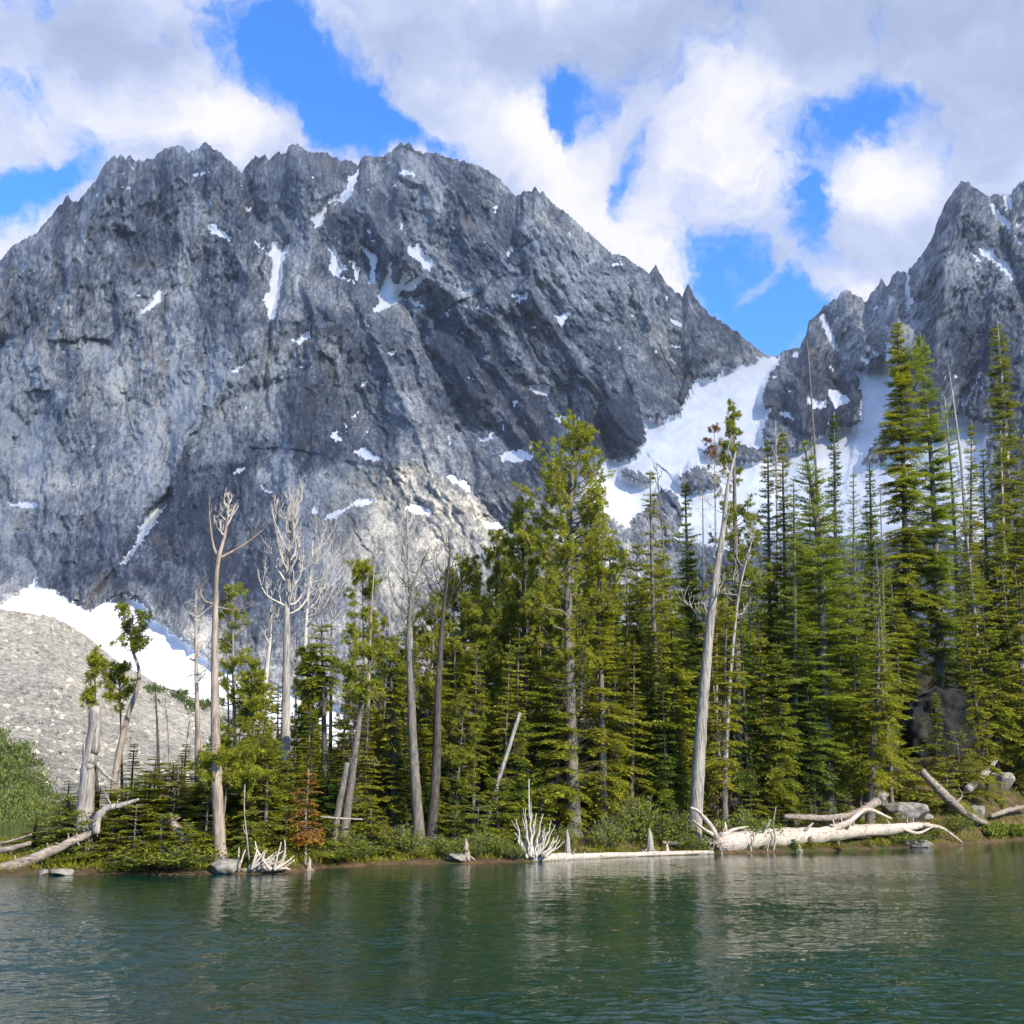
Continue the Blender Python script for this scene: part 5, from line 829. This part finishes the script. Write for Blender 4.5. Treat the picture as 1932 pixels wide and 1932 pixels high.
rock(1890, 9, 22, 24, 16, 'grey boulder in the shade above the reeds at far right')
def log(name, pts, r, label, m='drift', n=14, limbs=(), roots=None, rough=.22, seed=0, cat='log', group='fallen logs along the shore', dz=0):
    """pts: (px, py, s) picture points with metres behind the shoreline; r: half widths in picture points"""
    P = np.array([W(a, b, Ysh(a)+s) for a, b, s in pts]); o = P[0].copy(); k = P[0][1]*CT/F; P = P-o; P[:, 2] += dz; e = empty(name, o); rr = np.interp(np.linspace(0, 1, len(pts)*5), np.linspace(0, 1, len(r)), r)*k
    mb = MB(); Sm = smooth(P, len(pts)*5); Sm = Sm+np.random.RandomState(seed).randn(*Sm.shape)*.012*rr[:, None]/.1*.5; tube(mb, Sm, rr, n, .5, seed, rough); rg = np.random.RandomState(seed+50)
    for i in range(len(pts)*3): j = rg.randint(1, len(Sm)-1); tube(mb, np.array([Sm[j], Sm[j]+nrm(rg.randn(3)+np.array([0, -.4, .6]))*rr[j]*rg.uniform(1.3, 2.6)]), np.array([.22, .08])*rr[j]+.006, 5)
    pass; mb.obj('stem', MT[m], e); rng = np.random.RandomState(seed+5)
    if limbs:
        lb = MB()
        for q, rad in limbs:
            Q = np.array([W(a, b, Ysh(pts[0][0] if len(w_) == 0 else a)+(w_[0] if w_ else .3)) for a, b, *w_ in q])-o; tube(lb, smooth(Q, len(q)*4), np.linspace(rad, rad*.3, len(q)*4)*k, 6, .5, seed, .15)
        lb.obj('branches', MT[m], e)
    if roots:
        rb = MB(); (cx, cy, cs), cnt, ln, d0, spread, rr0 = roots; c0 = W(cx, cy, Ysh(cx)+cs)-o
        for i in range(cnt): dead_limb(rb, c0+rng.randn(3)*.12, nrm(np.array(d0)+rng.randn(3)*spread), ln*rng.uniform(.5, 1), rr0, rng, 1, .0, 7, 2)
        rb.obj('roots', MT[m], e)
    tag(e, label, cat, group); REG.append(e); return e
log('white_log', [(1352, 1592, .9), (1440, 1583, 1.0), (1560, 1574, 1.1), (1660, 1566, 1.2), (1752, 1556, 1.3)], [21, 19, 16, 13, 11, 5], 'huge bleached white log lying along the right shore', 'drift', 12, seed=2,
    limbs=[([(1560, 1568, 1.0), (1600, 1552, .8), (1632, 1528, .8), (1682, 1545, .6)], 8), ([(1600, 1566, 1), (1580, 1560, .8), (1566, 1556, .7)], 5), ([(1740, 1556, 1.1), (1775, 1562, .6), (1800, 1578, .3), (1816, 1590, .1)], 5), ([(1700, 1562, 1), (1730, 1572, .7), (1760, 1560, .5)], 5), ([(1352, 1585, .7), (1345, 1565, .6), (1330, 1545, .5), (1314, 1528, .5), (1303, 1524, .5)], 7), ([(1345, 1575, .6), (1325, 1562, .5), (1308, 1548, .4)], 4), ([(1360, 1578, .6), (1385, 1565, .5), (1412, 1560, .5)], 5)],
    roots=((1346, 1590, .7), 15, 1.35, (-.55, -.5, .1), .75, .055))
log('floating_log', [(1002, 1621, .2), (1060, 1618, .1), (1180, 1613, 0), (1345, 1608, -.1)], [9, 6.5, 5, 4], 'long thin half-sunken log floating along the bank, root fan at its left end', 'drift', 9, seed=3,
    roots=((1006, 1612, .2), 9, .7, (-.6, -.3, -.1), .5, .035))
def fan():
    c = W(1002, 1620, Ysh(1002)+.25); e = empty('root_fan', c); mb = MB(); r = np.random.RandomState(12)
    for i in range(34):
        t = r.rand(); b0 = W(986+42*t, 1620-4*t+r.uniform(-6, 2), Ysh(1000)+.25+r.uniform(-.25, .25))-c; hh = (1.0-.62*abs(t-.32)/.68)*r.uniform(.45, 1.1); tip = W(1004+(t-.4)*95+r.uniform(-16, 10), 1616-100*hh, Ysh(1000)+.3+r.uniform(-.3, .3))-c
        w_ = np.linspace(0, 1, 8)[:, None]; Pp = b0*(1-w_)+tip*w_+r.randn(8, 3)*.035*np.sin(w_*3.1)+np.array([math.sin(t*9)*.12, 0, 0])*np.sin(w_*3.1); tube(mb, Pp, np.linspace(r.uniform(.045, .085), .012, 8), 6, .5, i, .3)
    tube(mb, smooth(np.array([W(999, 1545, Ysh(1000)+.3)-c, W(998, 1510, Ysh(1000)+.3)-c, W(998, 1470, Ysh(1000)+.3)-c]), 8), np.linspace(.05, .02, 8), 6); mb.obj('roots', MT['bleach'], e)
    tag(e, 'upright fan of weathered grey roots, left end of the floating log', 'driftwood'); REG.append(e)
fan()
def pile():
    c = W(488, 1640, Ysh(488)+.1); e = empty('driftwood_pile', c); r = np.random.RandomState(4)
    for i in range(26):
        a = W(r.uniform(440, 535), 1641, Ysh(488)+r.uniform(-.2, .8))-c; mb = MB(); d = nrm(np.array([r.uniform(-.6, .8), r.uniform(-.3, .2), r.uniform(.35, 1.0)])); L = r.uniform(.5, 1.25)
        pts = [a]
        for k in range(5): d = nrm(d+r.randn(3)*.16); pts.append(pts[-1]+d*L/5)
        tube(mb, np.array(pts), np.linspace(r.uniform(.05, .10), .02, 6), 6, .5, i, .2); mb.obj('root', MT['drift'], e)
    mb = MB()
    for i in range(5): tube(mb, np.array([W(438+i*18, 1643, Ysh(488)+.1)-c, W(470+i*18, 1641-i, Ysh(488)+.3)-c]), [.09, .07], 8, .5, i, .2)
    mb.obj('stump', MT['pink'], e); tag(e, 'tangle of bleached stump roots at the water by the foot of the tallest snag', 'driftwood'); REG.append(e)
pile()
log('leaning_log', [(-60, 1648, 1.0), (20, 1636, .9), (110, 1600, 1.2), (180, 1568, 1.8)], [13, 12, 9, 6], 'long grey log slanting up from the water at the far left', 'logdark', 9, seed=7)
log('bent_log', [(-40, 1612, 2.2), (20, 1601, 2), (58, 1590, 2)], [7, 6, 4], 'short grey log above the long slanting log at far left', 'logdark', 8, seed=8)
log('dead_branch', [(-40, 1596, 3), (15, 1588, 3), (60, 1574, 3)], [3, 2.5, 1.5], 'thin bare branch over the short grey log at far left', 'logdark', 6, seed=81)
log('bent_branch', [(182, 1572, 1.6), (184, 1545, 1.6), (196, 1528, 1.6), (225, 1520, 1.7), (262, 1508, 1.8)], [7, 8, 6, 5, 2], 'crooked pale branch bending right from behind the broken snag', 'silver', 7, seed=9, limbs=[([(212, 1524, 1.6), (200, 1500, 1.6), (190, 1482, 1.6)], 2)])
log('broken_log', [(346, 1592, 1.6), (334, 1568, 1.7), (318, 1540, 1.8)], [8, 8, 7], 'short broken grey log leaning in the dark bushes left of the tallest snag', 'logdark', 8, seed=10)
log('broken_pole', [(918, 1560, 5), (944, 1460, 5), (960, 1412, 5), (981, 1345, 5.2)], [4, 4, 4, 3.5], 'pale broken pole leaning in the dark wood left of the tall centre pine', 'silver', 7, seed=11)
log('fallen_branch', [(605, 1541, 1.6), (640, 1544, 1.5), (684, 1546, 1.5)], [1.5, 2, 1.5], 'thin horizontal pale branch crossing the leaning trunk foot', 'silver', 6, seed=12)
log('dark_log', [(1480, 1541, 1.8), (1560, 1543, 1.9), (1610, 1537, 1.9), (1655, 1512, 2)], [5, 6, 7, 9], 'brown log with grey broken end lying just behind the white log', 'logdark', 8, seed=13)
log('crossed_log', [(1738, 1455, 5), (1772, 1490, 4), (1802, 1520, 3), (1862, 1556, 1.6)], [7, 9, 8, 5], 'weathered grey log sliding down the shady bank right of the flat boulder', 'logdark', 9, seed=14, limbs=[([(1800, 1518, 3), (1815, 1500, 2.8), (1808, 1486, 2.7)], 3)])
log('split_log', [(1826, 1490, 5.5), (1856, 1460, 6), (1882, 1432, 6.5)], [8, 6, 2], 'pale split log pointing up to the right on the shady bank', 'silver', 8, seed=15, limbs=[([(1850, 1472, 5.6), (1868, 1455, 5.8), (1884, 1430, 6)], 3)])
log('ledge_log', [(1715, 1196, 26), (1765, 1184, 26), (1822, 1192, 26)], [4, 5, 3], 'bare log lying along the top of the dark cliff', 'logdark', 7, seed=16)
log('beach_log', [(1250, 1590, 1.2), (1290, 1594, 1.1), (1332, 1596, 1.0)], [4, 5, 4], 'short brown log behind the floating log, left of the white log roots', 'logdark', 7, seed=17)
log('shore_log', [(1870, 1540, 2.4), (1905, 1528, 2.6), (1945, 1520, 2.8)], [4, 5, 4], 'dark log behind the reeds at the right edge', 'logdark', 7, seed=18)
def stump(px, s, w, h, label, seed, m='silver'):
    b = GP(px, s); k = b[1]*CT/F; r = np.random.RandomState(seed); e = empty('stump', b); mb = MB(); tube(mb, np.array([[0, 0, -.1], [.02, 0, h*k*.35], [.03, 0, h*k*.7], [.01, 0, h*k]]), np.array([w, w*.55, w*.38, w*.10])*k, 9, .5, seed, .35); mb.obj('stem', MT[m], e)
    rb = MB()
    for i in range(7): a = i*.9+r.rand(); tube(rb, np.array([[0, 0, .16*h*k], [math.cos(a)*w*k*.9, math.sin(a)*w*k*.9, .07], [math.cos(a)*w*k*1.7, math.sin(a)*w*k*1.7, -.1]]), np.array([.5, .28, .1])*w*k*.6, 6, .5, i, .2)
    rb.obj('roots', MT[m], e); tag(e, label, 'stump', 'weathered stumps at the waterline'); REG.append(e)
stump(1226, .7, 11, 42, 'pale flaring stump on the bank midway along the floating log', 1)
stump(1070, .6, 10, 46, 'jagged grey stump behind the floating log below the tall centre pine', 2)
stump(1258, .3, 6, 16, 'tiny post stump right of the pale flaring stump', 3, 'drift')
stump(582, .1, 8, 26, 'lone tan post stump in the water right of the driftwood tangle', 4, 'pink')
stump(878, .5, 12, 36, 'rusty splintered stump on the bank left of the root fan', 5, 'pink')
stump(1508, -.1, 5, 12, 'little stub in the water in front of the white log', 6, 'drift')
def stick(pts, rad, label, seed, m='silver', fork=None):
    P = np.array([W(a, b, Ysh(pts[0][0])+.15) for a, b in pts]); o = P[0].copy(); e = empty('upright_stick', o); mb = MB(); k = o[1]*CT/F; tube(mb, smooth(P-o, 9), np.linspace(rad, rad*.5, 9)*k, 6, .5, seed, .2); mb.obj('stem', MT[m], e)
    if fork is not None: fb = MB(); Q = np.array([W(a, b, Ysh(pts[0][0])+.15) for a, b in fork])-o; tube(fb, smooth(Q, 7), np.linspace(rad*.8, rad*.4, 7)*k, 6); fb.obj('branch', MT[m], e)
    tag(e, label, 'stick', 'bare sticks standing at the water'); REG.append(e)
stick([(1417, 1612), (1416, 1598), (1410, 1588), (1406, 1570)], 2.2, 'forked stick like a pair of horns in front of the white log', 1, 'silver', [(1416, 1596), (1422, 1586), (1421, 1570)])
stick([(1458, 1610), (1463, 1580), (1459, 1560), (1464, 1522)], 2.0, 'tall wavy stick standing before the middle of the white log', 2)
stick([(1447, 1608), (1450, 1592), (1453, 1578)], 1.4, 'short thin stick just left of the tall wavy stick', 3)
stick([(470, 1622), (466, 1580), (461, 1530), (462, 1480)], 1.6, 'straight dead stick rising behind the driftwood tangle', 4, 'silver', [(466, 1575), (460, 1566), (459, 1556)])
stick([(1305, 1612), (1340, 1608), (1345, 1600)], 1.2, 'bit of branch at the left foot of the white log', 5)
# special limb of the tall snag
def snag_limbs():
    t = [e for e in TREES if e.name.startswith('tall_snag')][0]; o = np.array(t.location); Y = o[1]
    for q, rad in [([(405, 1058), (425, 1048), (460, 1028), (496, 1000)], 3.6), ([(413, 1055), (404, 1035), (398, 1000), (394, 948)], 3.0), ([(404, 1140), (388, 1135), (378, 1115), (379, 1105)], 3.0), ([(405, 1145), (440, 1150), (470, 1146)], 1.6)]:
        mb = MB(); P = np.array([W(a, b, Y) for a, b in q])-o; tube(mb, smooth(P, 14), np.linspace(rad, rad*.25, 14)*Y/F, 6, .5, 1, .15); r = np.random.RandomState(int(q[0][1])); Q = smooth(P, 14)
        for i in (6, 8, 10, 11, 12, 13): dead_limb(mb, Q[i], nrm(Q[i]-Q[i-1]+r.randn(3)*.5+np.array([0, 0, .4])), .55, .016, r, 1, .5, 5, 2)
        mb.obj('limb', MT['pink'], t)
snag_limbs()
lab = {}
for e in REG: lab.setdefault(e.get('label'), []).append(e.name)
for k_, v_ in lab.items():
    if len(v_) > 1: print('DUPLABEL', k_, v_)
for e in REG:
    if len(e['label'].split()) > 16: print('LONG', e['label'])

def haze():
    m, nt, N, L, o = mat('haze_air'); v = N('ShaderNodeVolumePrincipled'); v.inputs['Color'].default_value = (.74, .84, 1, 1); v.inputs['Density'].default_value = .00005; v.inputs['Anisotropy'].default_value = .2; L(v.outputs[0], o.inputs['Volume'])
    x, y0, y1, z0, z1 = 3100, -1600, 3000, -60, 1190; mb = MB(); mb.add([(a*x, b, c) for a in (-1, 1) for b in (y0, y1) for c in (z0, z1)], None, [[0, 1, 3, 2], [4, 6, 7, 5], [0, 4, 5, 1], [2, 3, 7, 6], [0, 2, 6, 4], [1, 5, 7, 3]])
    tag(mb.obj('haze', m, None, False), kind='stuff')
haze()
